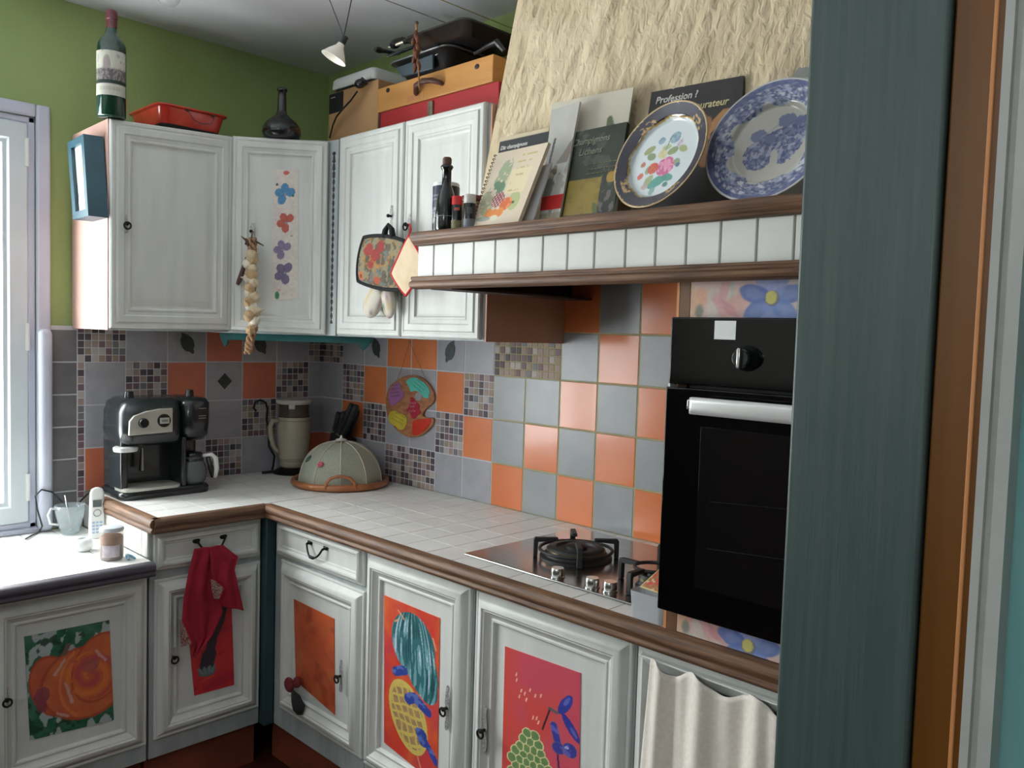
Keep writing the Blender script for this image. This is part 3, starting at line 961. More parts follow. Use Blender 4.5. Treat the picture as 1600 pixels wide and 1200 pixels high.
b = MB(); b.tube([(-.592, -2.10, .832), (-.592, -2.75, .825)], .002, 6); b.build('curtain_wire', M_whitep, c)

# curtain
cu = MB()


def curt(s, t):
    y = -2.135 - s * .60; 
    y0 = y + (.035 * (1 - t) * (1 - s) * 1.0)
    ph = s * 2 * math.pi * 5.6 + .8 * math.sin(s * 11)
    amp = .017 * (.45 + .55 * (1 - t)) 
    x = -.600 - amp * math.sin(ph) - .004 * math.sin(ph * 2.3 + t * 3)
    amp *= 1 + .5 * max(0, (t - .90) / .10)
    top = .826 + .012 * math.sin(ph * 1.0 + 1.2) - .006 * s
    z = .165 + (top - .165) * t
    return (x, y0, z)


cu.grid(curt, 220, 50)
M_curt = mat('ecru_linen', (238, 231, 220), (229, 221, 209), rough=0.85, scale=120, bump=0.2, bscale=400, bdist=.001, sheen=.2)
o = cu.build('curtain', M_curt, None, angle=180, solid=.0022)
tag(o, 'ecru gathered linen curtain hanging on a wire below the oven', 'curtain')

# ------------------------------------------------------------------ worktops
def nosing_profile(x_out, x_in, z0, z1):      # across the edge: list of (x, z), x_out is the rounded side
    s = 1 if x_in > x_out else -1
    h = z1 - z0
    P = [(x_in, z0), (x_out + s * .008, z0), (x_out + s * .003, z0 + .10 * h), (x_out + s * .002, z0 + .22 * h), (x_out + s * .006, z0 + .32 * h), (x_out + s * .006, z0 + .40 * h),
         (x_out, z0 + .50 * h), (x_out - s * .001, z0 + .70 * h), (x_out + s * .003, z0 + .90 * h), (x_out + s * .010, z1), (x_in, z1)]
    return P


c = thing('tiled_worktop', 'L-shaped white tiled worktop with rounded brown wood edge', 'worktop', (-.3, -.3, .9))
b = MB()
b.box(-.598, -.006, -2.77, -.006, .8555, .8968, 0); b.box(-.966, -.598, -.598, -.006, .8555, .8968, 0)
ys = [-.585 - .1015 * i for i in range(-6, 23)]


def wt(b, x0, x1, y0, y1, mi=1, z0=.8968, z1=.90):
    g = .0018; c_ = .0001
    x0 += g; x1 -= g; y0 += g; y1 -= g
    if x1 - x0 < .006 or y1 - y0 < .006: return
    b.hexa([(x0, y0, z0), (x1, y0, z0), (x1, y1, z0), (x0, y1, z0)], [(x0 + c_, y0 + c_, z1), (x1 - c_, y0 + c_, z1), (x1 - c_, y1 - c_, z1), (x0 + c_, y1 - c_, z1)], mi)


xs = [-.58 + .1 * i for i in range(6)] + [-.006]
yA = [-.006] + [-.08 - .1 * i for i in range(6)]          # -.08 ... -.58
for i in range(len(xs) - 1):
    for j in range(len(yA) - 1):
        wt(b, xs[i], xs[i + 1], yA[j + 1], yA[j])
    yy = [-.585 - .1015 * k for k in range(22)]
    for j in range(len(yy) - 1):
        if yy[j + 1] < -2.76: break
        y0, y1 = yy[j + 1], yy[j]
        if i > 0 and y1 < -1.45 and y0 > -2.15 and i < 5: pass
        wt(b, xs[i], xs[i + 1], y0, y1)
xa = [-.58, -.68, -.78, -.88, -.951]
for i in range(4):
    for j in range(len(yA) - 1):
        wt(b, xa[i + 1], xa[i], yA[j + 1], yA[j])
b.build('tiles', [M_cgrout, M_ctile], c, angle=20)
b = MB(); b.prism(nosing_profile(-.614, -.5815, .8565, .9015), -2.77, -.600, axes=(0, 2, 1))
b.build('wood_edge', M_wood, c, angle=60)
b = MB(); b.prism(nosing_profile(-.614, -.5815, .8565, .9015), -.972, -.600, axes=(1, 2, 0))
b.build('wood_edge', M_woodA, c, angle=60)
b = MB(); b.prism(nosing_profile(-.984, -.9515, .8565, .9015), -.606, -.17, axes=(0, 2, 1))
b.build('wood_edge', M_wood, c, angle=60)

c = thing('sink_worktop', 'lower white tiled worktop in front of the window, dark blue-grey front edge', 'worktop', (-1.5, -.3, .77))
b = MB(); b.box(-1.99, -.9755, -.60, -.006, .737, .7715, 0)
for i in range(10):
    for j in range(6):
        wt(b, -.9755 - .1 * (i + 1), -.9755 - .1 * i, -.596 + .098 * j, -.596 + .098 * (j + 1), 1, .7715, .775)
b.build('tiles', [M_cgrout, M_ctile], c, angle=20)
b = MB(); b.prism(nosing_profile(-.632, -.602, .735, .776), -1.99, -.976, axes=(1, 2, 0))
b.build('wood_edge', M_bluewood, c, angle=60)

# ------------------------------------------------------------------ hob
c = thing('gas_hob', 'stainless steel gas hob with black pan supports set in the white tiled worktop', 'hob', (-.29, -1.78, .902))
b = MB(); b.prism([(-.522, -1.482), (-.522, -2.088), (-.055, -2.088), (-.055, -1.482)], .9005, .9065)
b.build('steel_plate', M_steel, c, bevel=.003, seg=3)


def burner(cx, cy, R):
    o = MB().lathe([(0, .9065), (R * 1.25, .9065), (R * 1.25, .911), (R * 1.1, .914), (R * 1.02, .925), (R * .98, .932), (R * .9, .936), (R * .70, .936), (R * .66, .930), (R * .40, .930), (R * .38, .938), (R * .30, .942), (0, .942)], (cx, cy, 0), 40).build('burner', M_blackmat, c, angle=40)
    MB().lathe([(R * 1.0, .916), (R * 1.035, .917), (R * 1.03, .930), (R * .985, .930)], (cx, cy, 0), 40, close=False).build('brass_ring', mat('aged_brass', (120, 110, 84), None, rough=.4, metal=.8), o)


def grate(cx, cy, R, legs, ring=False):
    b = MB()
    if not ring: b.tube([(cx + R * .50 * math.cos(t_), cy + R * .50 * math.sin(t_), .953) for t_ in [2 * math.pi * i / 24 for i in range(24)]], .0045, 8, closed=True)
    if ring: b.tube([(cx + R * .95 * math.cos(a), cy + R * .95 * math.sin(a), .928) for a in [2 * math.pi * i / 40 for i in range(40)]], .0045, 8, closed=True)
    for a in legs:
        u = Vector((math.cos(a), math.sin(a), 0)); w = Vector((-u.y, u.x, 0)) * .007; cc = Vector((cx, cy, 0))
        prof = [(R * 1.12, .907), (R * 1.12, .952), (R * 1.08, .958), (R * .48, .958), (R * .46, .950), (R * 1.0, .946), (R * 1.01, .907)]
        vs = [cc + u * r + w + Vector((0, 0, z)) for r, z in prof] + [cc + u * r - w + Vector((0, 0, z)) for r, z in prof]
        k = len(prof)
        b.add(vs, [list(range(k)), [k + i for i in range(k)][::-1]] + [(i, k + i, k + (i + 1) % k, (i + 1) % k) for i in range(k)])
    return b.build('pan_support', M_blackmat, c, bevel=.002)


P = px(900, 857, 2, .93)
burner(P.x, P.y, .076)
grate(P.x, P.y, .10, [math.radians(a) for a in (45, 135, 225, 315)], True)
burner(-.20, -1.97, .045); grate(-.20, -1.97, .085, [math.radians(a) for a in (0, 90, 180, 270)])
burner(-.385, -1.985, .032); grate(-.385, -1.985, .085, [math.radians(a) for a in (0, 90, 180, 270)])
for u, v in ((871, 901), (925, 917), (953, 923)):
    P = px(u, v, 2, .907)
    k = MB().lathe([(.0, .9066), (.0185, .9066), (.0185, .909), (.0165, .911), (.0165, .926), (.015, .929), (0, .929)], (P.x, P.y, 0), 28)
    k.build('knob', M_chrome, c, angle=40)

# ------------------------------------------------------------------ oven housing and oven
OX = -.585
c = thing('oven_housing', 'wood edged oven housing on the worktop faced with floral paper above and below the oven', 'oven housing', (-.3, -2.45, .9))
b = MB()
b.box(OX + .004, -.006, -2.170, -2.152, .902, 1.60); b.box(OX + .004, -.006, -2.785, -2.767, .902, 1.60)
b.box(OX + .01, -.006, -2.767, -2.170, .902, .918); b.box(OX + .01, -.006, -2.767, -2.170, 1.576, 1.60); b.box(-.02, -.006, -2.767, -2.170, .918, 1.576)
b.build('body', mat('oven_housing_wood', (118, 84, 58), (100, 70, 48), rough=.5, scale=4, stretch=(6, 6, .6)), c)
MB().box(OX - .001, OX + .004, -2.1580, -2.152, .902, 1.60).build('light_edge_strip', M_lightwood, c)
MB().box(OX - .0005, OX + .004, -2.182, -2.1585, .902, 1.60).build('edge_strip', mat('brown_edge_strip', (122, 84, 56), (100, 68, 44), rough=.5, scale=4, stretch=(6, 6, .6)), c)


def fn_floral(H, cx0, cy0):
    def f(x, y):
        x = x * H / .0725; y = y * H / .0725
        C = base_col(x, (196, 182, 176), (206, 196, 184), fbm(x * 3, y * 3, 3))
        put(C, fbm(x * 3.2, y * 2.4, 12) > .56, (176, 184, 170), .8)
        put(C, fbm(x * 2.6, y * 2.0, 15) > .62, (206, 176, 170), .8)
        for cx, cy, rx, ry, an, col in ((.25, .5, .35, .22, 60, (214, 160, 130)), (.05, .5, .2, .5, 10, (210, 170, 140)), (1.0, .75, .5, .13, 75, (204, 150, 150)), (1.3, .35, .45, .22, 35, (212, 160, 150)), (1.1, .3, .5, .12, -30, (196, 140, 144)), (1.55, .5, .4, .2, 80, (206, 168, 160)), (.85, .4, .35, .1, -65, (204, 160, 160))):
            e = ell(x, y, cx, cy, rx, ry, an); put(C, np.clip(1.5 - e, 0, 1), col, .8)
        put(C, np.clip(1.3 - ell(x, y, .28, .2, .14, .2, 0), 0, 1), (116, 124, 114), .85)
        put(C, np.clip(1.3 - ell(x, y, 2.1, .9, .03, .3, 0), 0, 1) + np.clip(1.3 - ell(x, y, 2.25, .9, .03, .25, 0), 0, 1), (220, 220, 206), .8)
        fx, fy = cx0 / .0725, cy0 / .0725
        for k in range(7):
            an = 360 / 7 * k + 12
            cx = fx + .46 * math.cos(math.radians(an)); cy = fy + .46 * math.sin(math.radians(an))
            e = ell(x, y, cx, cy, .44, .23, an) + .5 * (fbm(x * 5, y * 5, 70 + k) - .5)
            col = [(92, 116, 176), (134, 148, 196), (150, 158, 206), (84, 108, 172), (96, 118, 180), (126, 144, 200), (110, 136, 196)][k]
            put(C, np.clip((1.15 - e) * 4, 0, 1), col, .85); put(C, np.clip((.5 - e) * 3, 0, 1), (150, 160, 200), .35)
        put(C, np.clip((1.2 - ell(x, y, fx + .02, fy, .20, .19)) * 4, 0, 1), (120, 110, 90), .6)
        put(C, np.clip((1.2 - ell(x, y, fx, fy + .02, .15, .16)) * 5, 0, 1), (204, 196, 112), .95)
        put(C, np.clip(1.2 - ell(x, y, 3.75, .5, .25, .4, 30), 0, 1), (206, 172, 150), .7)
        C += ((fbm(x * 14, y * 14, 9) - .5) * 14)[:, None]
        return C
    return f


for z0, z1, nm in ((1.5255, 1.598, 'upper'), (.903, .951, 'lower')):
    board('floral_panel', [V3(OX, -2.183, z0), V3(OX, -2.766, z0), V3(OX, -2.766, z1), V3(OX, -2.183, z1)], NB, .006, fn_floral(z1 - z0, -2.183 - px(*((1205, 466) if nm == 'upper' else (1168, 1010)), 0, OX).y, px(*((1205, 466) if nm == 'upper' else (1168, 1010)), 0, OX).z - z0), c, 200, 40, .45)

c = thing('built_in_oven', 'black glass built-in oven with white handle bar, in the housing beside the hob', 'oven', (-.3, -2.45, .945))
OF = -.612
b = MB(); b.box(OX - .002, -.05, -2.755, -2.19, .96, 1.515)
b.build('body', M_blackmat, c)
b = MB(); b.box(OF, OX - .0015, -2.757, -2.158, 1.398, 1.528)
cp = b.build('control_panel', M_bglass, c, bevel=.003, seg=3)
b = MB(); b.box(OF, OX - .0015, -2.757, -2.152, .9475, 1.392)
dr = b.build('door', M_bglass, c, bevel=.003, seg=3)
b = MB(); b.box(OF - .0006, OF + .001, -2.68, -2.235, 1.01, 1.32)
b.build('window_panel', mat('oven_window', (14, 14, 14), None, rough=.08), dr, bevel=.0003)
for i in range(2):
    b = MB(); b.tube([(OF - .0008, -2.66, 1.12 + i * .09), (OF - .0008, -2.26, 1.09 + i * .09)], .0012, 6)
    b.build('rack_line', mat('dim_rack_line', (20, 20, 19), None, rough=.6, spec=.1), dr)
hz = 1.362
b = MB()
b.rings([V3(OF - .040, -2.232, hz - .016), V3(OF - .040, -2.70, hz - .016), V3(OF - .040, -2.70, hz + .016), V3(OF - .040, -2.232, hz + .016)], [(0, -.012), (0, 0), (.004, .005), (.010, .007)], NB)
h = b.build('door_handle', mat('white_metal_handle', (214, 216, 214), None, rough=.3, metal=.25), dr, bevel=.003)
for y_ in (-2.246, -2.70):
    b = MB(); b.box(OF - .041, OF + .001, y_, y_ + .02, hz - .008, hz + .012); b.build('handle_bracket', M_chrome, dr, bevel=.003)
P1 = px(1117, 501, 0, OF - .001); P2 = px(1149, 531, 0, OF - .001)
MB().box(OF - .0012, OF - .0004, P2.y, P1.y, P2.z, P1.z).build('white_sticker', M_whitep, cp)
P = px(1160, 560, 0, OF - .02)
Mk = frame((OF, P.y, P.z), UB, NB)
k = MB(Mk); k.lathe([(0, 0), (.024, 0), (.024, .004), (.019, .010), (.018, .026), (.015, .029), (0, .029)], n=32)
k.build('control_knob', M_black, cp, angle=40)
k = MB(Mk); k.box(-.004, .004, -.0185, .0185, .028, .036)
k.build('knob_grip', M_chrome, cp, bevel=.002)
MB().box(OF + .001, OX - .003, -2.161, -2.1565, 1.392, 1.398).build('hinge_clip', M_whitep, c)

# ------------------------------------------------------------------ hood with shelf
HX = -.606
HY0, HY1 = -1.366, -2.80
SZ = 1.741
c = thing('range_hood', 'cream plastered hood with wood mouldings and a band of white tiles above the hob', 'range hood', (-.3, -2.0, 1.59))
b = MB()      # canopy
seg_n = 60
xb, xt = -.418, -.243


def cano(s, t):
    y = HY0 + (HY1 - HY0) * s; z = SZ + (ZC - SZ) * t
    n = (fbm(np.array([y * 26 + z * 9]), np.array([z * 7 - y * 3]), 4, 3)[0] - .5) * .014 + (fbm(np.array([y * 60 + z * 12]), np.array([z * 24]), 14, 2)[0] - .5) * .008
    e = min(s / .02, 1) 
    return (xb + (xt - xb) * t + .004 * (1 - e) + n * e, y, z)


b.grid(cano, 240, 140)
M_plas = mat('cream_rough_plaster', (210, 194, 164), (196, 180, 148), rough=.9, scale=7, stretch=(1, 1, 1))
nt = M_plas.node_tree
wv = nt.nodes.new('ShaderNodeTexNoise'); wv.inputs['Scale'].default_value = 36; wv.inputs['Detail'].default_value = 5; wv.inputs['Distortion'].default_value = 1.2
mpn = nt.nodes.new('ShaderNodeMapping'); mpn.inputs['Scale'].default_value = (1, 1.7, .9); mpn.inputs['Rotation'].default_value = (math.radians(12), 0, 0)
tcn = nt.nodes.new('ShaderNodeTexCoord'); bmp = nt.nodes.new('ShaderNodeBump'); bmp.inputs['Strength'].default_value = .6; bmp.inputs['Distance'].default_value = .012
nt.links.new(tcn.outputs['Object'], mpn.inputs[0]); nt.links.new(mpn.outputs[0], wv.inputs['Vector']); nt.links.new(wv.outputs[0], bmp.inputs['Height']); nt.links.new(bmp.outputs[0], nt.nodes['Principled BSDF'].inputs['Normal'])
b.add([(xb + .004, HY0, SZ), (-.002, HY0, SZ), (-.002, HY0, ZC - .001), (xt + .004, HY0, ZC - .001)], [(0, 1, 2, 3)])
b.add([(xb + .004, HY1, SZ), (-.002, HY1, SZ), (-.002, HY1, ZC - .001), (xt + .004, HY1, ZC - .001)], [(3, 2, 1, 0)])
for i in range(len(b.v)):
    if b.v[i].z > ZC - .001: b.v[i].z = ZC - .001
b.build('plaster_canopy', M_plas, c, angle=60)
b = MB()
b.box(HX + .008, -.002, HY1, HY0, SZ - .012, SZ - .001)                      # shelf board
b.box(HX + .006, HX + .03, HY1, HY0, 1.60, SZ - .012)                        # front apron behind the tiles
b.box(HX + .03, -.005, HY0 - .02, HY0, 1.60, SZ - .012)
b.box(HX + .03, -.008, -1.468, HY0 - .02, 1.596, 1.602)
b.build('dark_inner_casing', mat('dark_hood_inside', (60, 48, 44), None, rough=.7), c)
b = MB(TB)
ky = [-1.358, -1.433, -1.507, -1.582, -1.657, -1.733, -1.809, -1.882, -1.957, -2.038, -2.112, -2.183, -2.257, -2.331, -2.402, -2.476, -2.55, -2.625, -2.70, -2.775]
b.T = frame((HX + .006, 0, 0), UB, NB)
b.box(-HY0, -HY1, 1.615, 1.716, 0, .004, 0)
for i in range(len(ky) - 1):
    tile_box(b, max(-ky[i], -HY0 + .002), -ky[i + 1], 1.625, 1.709, 1, g=.002, n=.0085)
b.build('tile_band', [mat('grey_hood_grout', (168, 168, 160), None, rough=.8), M_wtile], c, angle=20)
for z0, z1, nm in ((1.7085, 1.7405, 'shelf_moulding'), (1.5955, 1.6275, 'lower_moulding')):
    b = MB(); xo = -.634
    pr_ = [(-.60, z0), (xo + .012, z0), (xo + .003, z0 + .004), (xo, z0 + .011), (xo + .002, z0 + .017), (xo + .009, z0 + .020), (xo + .009, z0 + .023), (xo + .006, z1 - .005), (xo + .008, z1 - .001), (xo + .012, z1), (-.60, z1)]
    if nm == 'shelf_moulding': pr_ = [(-.60, z0), (xo + .014, z0), (xo + .010, z0 + .006), (xo + .004, z0 + .010), (xo + .003, z0 + .015), (xo, z0 + .018), (xo, z1 - .004), (xo + .003, z1), (-.56, z1)]
    b.prism(pr_, HY1, HY0 + .002, axes=(0, 2, 1))
    b.build(nm, M_wood, c, angle=50, bevel=.0015)
b = MB(); b.box(-.56, xb + .01, HY1, HY0 + .0, SZ - .001, SZ - .0005); b.build('shelf_board', M_wood, c)
# teal scalloped valance under the corner cabinet
P0 = px(343, 522, 1, -.19); P1 = px(583, 532, 0, -.19)
P0.z = P1.z = 1.4615
U = (P1 - P0); L = U.length; Mv = frame(P0, U, (U.y, -U.x, 0) if U.y < 0 else (-U.y, U.x, 0))
pl = [(0, 0), (0, -.012), (.006, -.026), (.016, -.046), (.022, -.050), (.030, -.040), (.030, -.026), (.040, -.024), (L - .052, -.024), (L - .046, -.040), (L - .036, -.050), (L - .022, -.036), (L - .010, -.022), (L, -.012), (L, 0)]
b = MB(Mv); b.prism([(x, y - .001) for x, y in pl], -.012, .0)
o = b.build('scalloped_valance', M_tealtrim, None, bevel=.002)
tag(o, 'teal painted board with scrolled ends fixed under the corner wall cabinet', 'valance')

# ------------------------------------------------------------------ things on top of the wall cabinets
M_bottle = mat('dark_green_bottle_glass', (20, 52, 40), None, rough=.12, coat=.4)
P = px(171, 184, 2, 2.122); P.z = 2.1210; P.x += .006
c = thing('wine_bottle', 'dark green wine bottle with red cap standing on the cabinet next to the window', 'bottle', P)
R_ = .042
b = MB(); b.lathe([(0, 0), (R_ * .9, 0), (R_, .005), (R_, .205), (R_ * .96, .222), (R_ * .75, .240), (R_ * .48, .252), (.0175, .262), (.0155, .275), (.015, .31), (0, .31)], P, 40)
b.build('glass_body', M_bottle, c, angle=60)
b = MB(); b.lathe([(.0158, .272), (.0158, .300), (.0172, .301), (.0172, .318), (.0165, .326), (.013, .329), (0, .329)], P, 32, close=False)
b.build('red_capsule', mat('wine_red_foil', (92, 34, 42), None, rough=.35), c, angle=50)


def bottle_label(x, y, z):
    ang = x; h = y
    C = base_col(x, (196, 196, 180), (180, 178, 168), fbm(x * 20, y * 8, 3))
    m = (h > .34)
    put(C, m & (h < .60), (70, 62, 66), .85); put(C, m & (h < .62) & (fbm(x * 40, y * 22, 7) > .5), (150, 146, 142), .7)
    put(C, m & (h >= .60) & (ell(x, y, .42, .68, .10, .22) < 1), (140, 128, 130), .8)
    put(C, m & (h >= .60) & (fbm(x * 14, y * 9, 11) > .62), (150, 140, 138), .7)
    put(C, (h > .26) & (h < .34), (26, 46, 38))
    put(C, (h > .10) & (h < .20) & (np.abs(np.sin(x * 130)) > .5) & (x > .2) & (x < .8), (150, 146, 130), .6)
    return C


b = MB()
va = math.atan2(CAM.y - P.y, CAM.x - P.x)
b.grid(lambda s, t: P + Vector(((R_ + .0008) * math.cos(va + (s - .55) * 2.6), (R_ + .0008) * math.sin(va + (s - .55) * 2.6), .062 + .135 * t)), 60, 60)
b.build('label', painted('painted_label', .6), c, angle=180, color=bottle_label)

# enamel dish
c = thing('roasting_dish', 'orange-red enamelled baking dish lying on the wall cabinet next to the wine bottle', 'baking dish', (-.725, -.19, 2.14))
x0, x1, y0, y1, z0, z1 = -.842, -.602, -.315, -.05, 2.139, 2.207


def rr(x0, x1, y0, y1, z, r, n=6):
    out = []
    for cx, cy, a0 in ((x1 - r, y1 - r, 0), (x0 + r, y1 - r, 90), (x0 + r, y0 + r, 180), (x1 - r, y0 + r, 270)):
        for i in range(n + 1):
            a = math.radians(a0 + 90 * i / n); out.append((cx + r * math.cos(a), cy + r * math.sin(a), z))
    return out


def loft(b, loops, mi=0, cap0=True, cap1=True):
    k = len(loops[0]); vs = [p for l in loops for p in l]; fs = []
    for i in range(len(loops) - 1):
        for j in range(k): fs.append((i * k + j, i * k + (j + 1) % k, (i + 1) * k + (j + 1) % k, (i + 1) * k + j))
    if cap0: fs.append(list(range(k))[::-1])
    if cap1: fs.append([(len(loops) - 1) * k + j for j in range(k)])
    b.add(vs, fs, mi)


M_enam = mat('orange_red_enamel', (208, 62, 40), (184, 46, 32), rough=.25, scale=8, coat=.4)
b = MB()
loft(b, [rr(x0 + .026, x1 - .026, y0 + .026, y1 - .026, z0, .03), rr(x0 + .018, x1 - .018, y0 + .018, y1 - .018, z0 + .010, .03), rr(x0 + .006, x1 - .006, y0 + .006, y1 - .006, z1 - .008, .03), rr(x0 - .004, x1 + .004, y0 - .004, y1 + .004, z1 - .004, .034), rr(x0 - .004, x1 + .004, y0 - .004, y1 + .004, z1, .034), rr(x0 + .008, x1 - .008, y0 + .008, y1 - .008, z1, .028), rr(x0 + .024, x1 - .024, y0 + .024, y1 - .024, z0 + .008, .03)])
b.build('enamel_body', M_enam, c, angle=50)
b = MB(); loft(b, [rr(x0 + .023, x1 - .023, y0 + .023, y1 - .023, z0 - .0015, .03), rr(x0 + .0175, x1 - .0175, y0 + .0175, y1 - .0175, z0 + .009, .03)])
b.build('dark_base', M_blackmat, c)
b = MB(); cx = (x0 + x1) / 2 + .02
b.tube([(cx - .045, y0 + .004, z1 - .010), (cx - .043, y0 - .008, z1 - .018), (cx - .030, y0 - .014, z1 - .040), (cx, y0 - .015, z1 - .046), (cx + .030, y0 - .014, z1 - .040), (cx + .043, y0 - .008, z1 - .018), (cx + .045, y0 + .004, z1 - .010)], .0022, 8)
b.build('wire_handle', mat('dark_red_wire', (120, 60, 50), None, rough=.4), c)
for s in (-1, 1): MB().ball((cx + s * .045, y0 + .001, z1 - .008), (.009, .004, .005), 10).build('handle_lug', mat('soot_brown', (70, 34, 28), None, rough=.6), c)

# dark flask
P = px(440, 213, 2, 2.150); P.z = 2.1365
b = MB(); b.lathe([(0, 0), (.045, 0), (.060, .008), (.066, .024), (.064, .042), (.052, .060), (.034, .074), (.020, .086), (.0155, .100), (.014, .150), (.0135, .164), (.0175, .167), (.018, .173), (.016, .178), (.011, .178), (.0105, .17), (0, .17)], P, 48)
o = b.build('flask', mat('black_glazed_stoneware', (24, 26, 28), (34, 36, 36), rough=.22, scale=8, coat=.3), None, angle=60)
tag(o, 'black round-bellied long-necked flask on top of the corner wall cabinet', 'flask')

# boxes
M_card = mat('brown_cardboard', (188, 148, 104), (178, 138, 94), rough=.85, scale=6, bump=.05)
M_pine = mat('honey_pine', (206, 150, 84), (184, 128, 66), rough=.45, scale=2.6, stretch=(10, .8, 10), lo=.3, hi=.7)
M_red = mat('red_lacquer', (176, 40, 46), (162, 34, 42), rough=.45, scale=4)
XB = -.25
c = thing('cardboard_box', 'brown cardboard box with a black label on top of the wall cabinets', 'box', (-.13, -.55, 2.137))
b = MB(); b.box(XB, -.03, -.692, -.392, 2.137, 2.348)
b.build('carton', M_card, c, bevel=.002)
P1, P2 = px(512, 153, 0, XB), px(536, 186, 0, XB)
b = MB(); b.box(XB - .0006, XB, P2.y, -.3925, 2.275, 2.345); lb = b.build('black_label', mat('black_print', (22, 26, 34), None, rough=.5), c)
b = MB(); b.box(XB - .001, XB - .0005, -.432, -.404, 2.330, 2.333); b.build('white_print_line', mat('white_print', (200, 200, 200), None), lb)
c = thing('red_chest', 'red lacquered box with a metal clasp under the wooden case, above the double wall cabinet', 'box', (-.13, -.98, 2.137))
b = MB(); b.box(XB, -.03, -1.285, -.700, 2.137, 2.2300); b.build('chest_body', M_red, c, bevel=.002)
b = MB(); b.box(XB - .002, XB + .0, -.7085, -.700, 2.137, 2.232); b.build('dark_corner_edge', mat('dark_brown_edge', (70, 44, 34), None), c)
P = px(674, 165, 0, XB)
b = MB(); b.box(XB - .007, XB, P.y - .012, P.y + .012, 2.16, 2.222); b.build('clasp', mat('aged_metal_clasp', (150, 146, 128), (120, 116, 100), rough=.4, metal=.6, scale=40), c, bevel=.002)
c = thing('wooden_case', 'honey coloured pine case with leather handle lying on the red box', 'wooden case', (-.15, -.98, 2.2305))
b = MB(); b.box(XB - .004, -.03, -1.262, -.694, 2.2312, 2.312); b.build('case_body', M_pine, c, bevel=.003)
P1, P2 = px(654, 134, 0, XB - .006), px(688, 126, 0, XB - .006)
b = MB(); yc = (P1.y + P2.y) / 2; hw = abs(P1.y - P2.y) / 2 + .012; zc = 2.262
pts = [(XB - .005, yc + hw, zc - .006), (XB - .012, yc + hw * .92, zc - .004), (XB - .028, yc + hw * .6, zc + .012), (XB - .032, yc, zc + .018), (XB - .028, yc - hw * .6, zc + .014), (XB - .012, yc - hw * .95, zc + .006), (XB - .005, yc - hw, zc + .002)]
b.tube(pts, [.006, .008, .009, .0095, .009, .008, .006], 10)
b.build('leather_handle', mat('brown_leather', (96, 58, 44), (78, 46, 36), rough=.5, scale=20), c)
for u, v in ((606, 141), (745, 104)):
    P = px(u, v, 0, XB - .005); MB().ball(P, (.002, .010, .008), 10).build('catch', M_blackmat, c)
P = px(648, 148, 0, XB - .0045)
b = MB(); b.box(XB - .0046, XB - .0040, P.y - .045, P.y + .04, 2.240, 2.256); b.build('worn_stamp', mat('worn_stamp_brown', (172, 112, 70), (190, 134, 82), rough=.6, scale=30), c)

# white appliance with plug and cable
c = thing('white_appliance', 'white rounded electrical appliance lying on the cardboard box', 'appliance', (-.14, -.53, 2.3485))
b = MB(); loft(b, [rr(XB - .004, -.05, -.665, -.408, 2.356, .02), rr(XB - .006, -.048, -.667, -.406, 2.362, .022), rr(XB - .004, -.05, -.665, -.408, 2.388, .022), rr(XB + .004, -.058, -.657, -.416, 2.397, .02)])
b.build('housing', M_whitep, c, angle=40)
b = MB(); loft(b, [rr(XB + .004, -.06, -.66, -.415, 2.3488, .02), rr(XB + .004, -.06, -.66, -.415, 2.356, .02)]); b.build('dark_underside', M_blackmat, c)
b = MB()
PA, PB = px(563, 130, 0, XB - .03), px(515, 217, 0, XB - .02)
pts = [px(u, v, 0, XB - .02 - .004 * i) for i, (u, v) in enumerate(((515, 216), (520, 196), (526, 182), (536, 170), (548, 157), (558, 143)))]
b.tube(pts, .0032, 8)
o = b.build('power_cord', M_black, c)
b = MB(); b.ball(px(562, 131, 0, XB - .035), (.017, .022, .016), 14); b.tube([px(562, 134, 0, XB - .035), px(570, 126, 0, XB - .02)], [.012, .016], 10)
b.build('plug', M_black, c, angle=60)

# black trays (axis aligned, one leaning on the other) and utensils
M_tray = mat('black_enamel_tray', (26, 27, 29), (36, 37, 39), rough=.3, scale=10, coat=.2)
c = thing('oven_tray', 'black deep oven tray lying on the wooden case, its grey rim towards the room', 'oven tray', (-.17, -.89, 2.3125))
X0, X1, Y0, Y1 = -.268, -.035, -1.075, -.765
b = MB(); loft(b, [rr(X0 + .05, X1 - .02, Y0 + .045, Y1 - .045, 2.3132, .03), rr(X0 + .012, X1 - .01, Y0 + .012, Y1 - .012, 2.372, .035), rr(X0, X1, Y0, Y1, 2.376, .035), rr(X0, X1, Y0, Y1, 2.380, .035), rr(X0 + .014, X1 - .012, Y0 + .014, Y1 - .014, 2.378, .034), rr(X0 + .055, X1 - .03, Y0 + .05, Y1 - .05, 2.318, .03)])
b.build('tray_body', M_tray, c, angle=40)
b = MB(); b.tube(rr(X0 - .001, X1 + .001, Y0 - .001, Y1 + .001, 2.378, .036), .0034, 8, closed=True); b.build('rolled_rim', mat('grey_steel_rim', (120, 122, 124), None, rough=.35, metal=.6), c)
P = px(686, 83, 0, X0 + .02)
b = MB(); b.prism([(P.y + .016, P.z - .006), (P.y - .014, P.z + .0), (P.y - .018, P.z + .010), (P.y - .006, P.z + .013), (P.y + .012, P.z + .006)], X0 + .016, X0 + .022, axes=(1, 2, 0))
b.build('white_sticker', M_whitep, c)
P1, P2, P3, P4 = px(617, 106, 0, -.262), px(676, 84, 0, -.262), px(676, 108, 0, -.252), px(628, 120, 0, -.252)
b = MB(); b.hexa([P4, P3, P3 + V3(.01, 0, 0), P4 + V3(.01, 0, 0)], [P1, P2, P2 + V3(.01, 0, 0), P1 + V3(.01, 0, 0)])
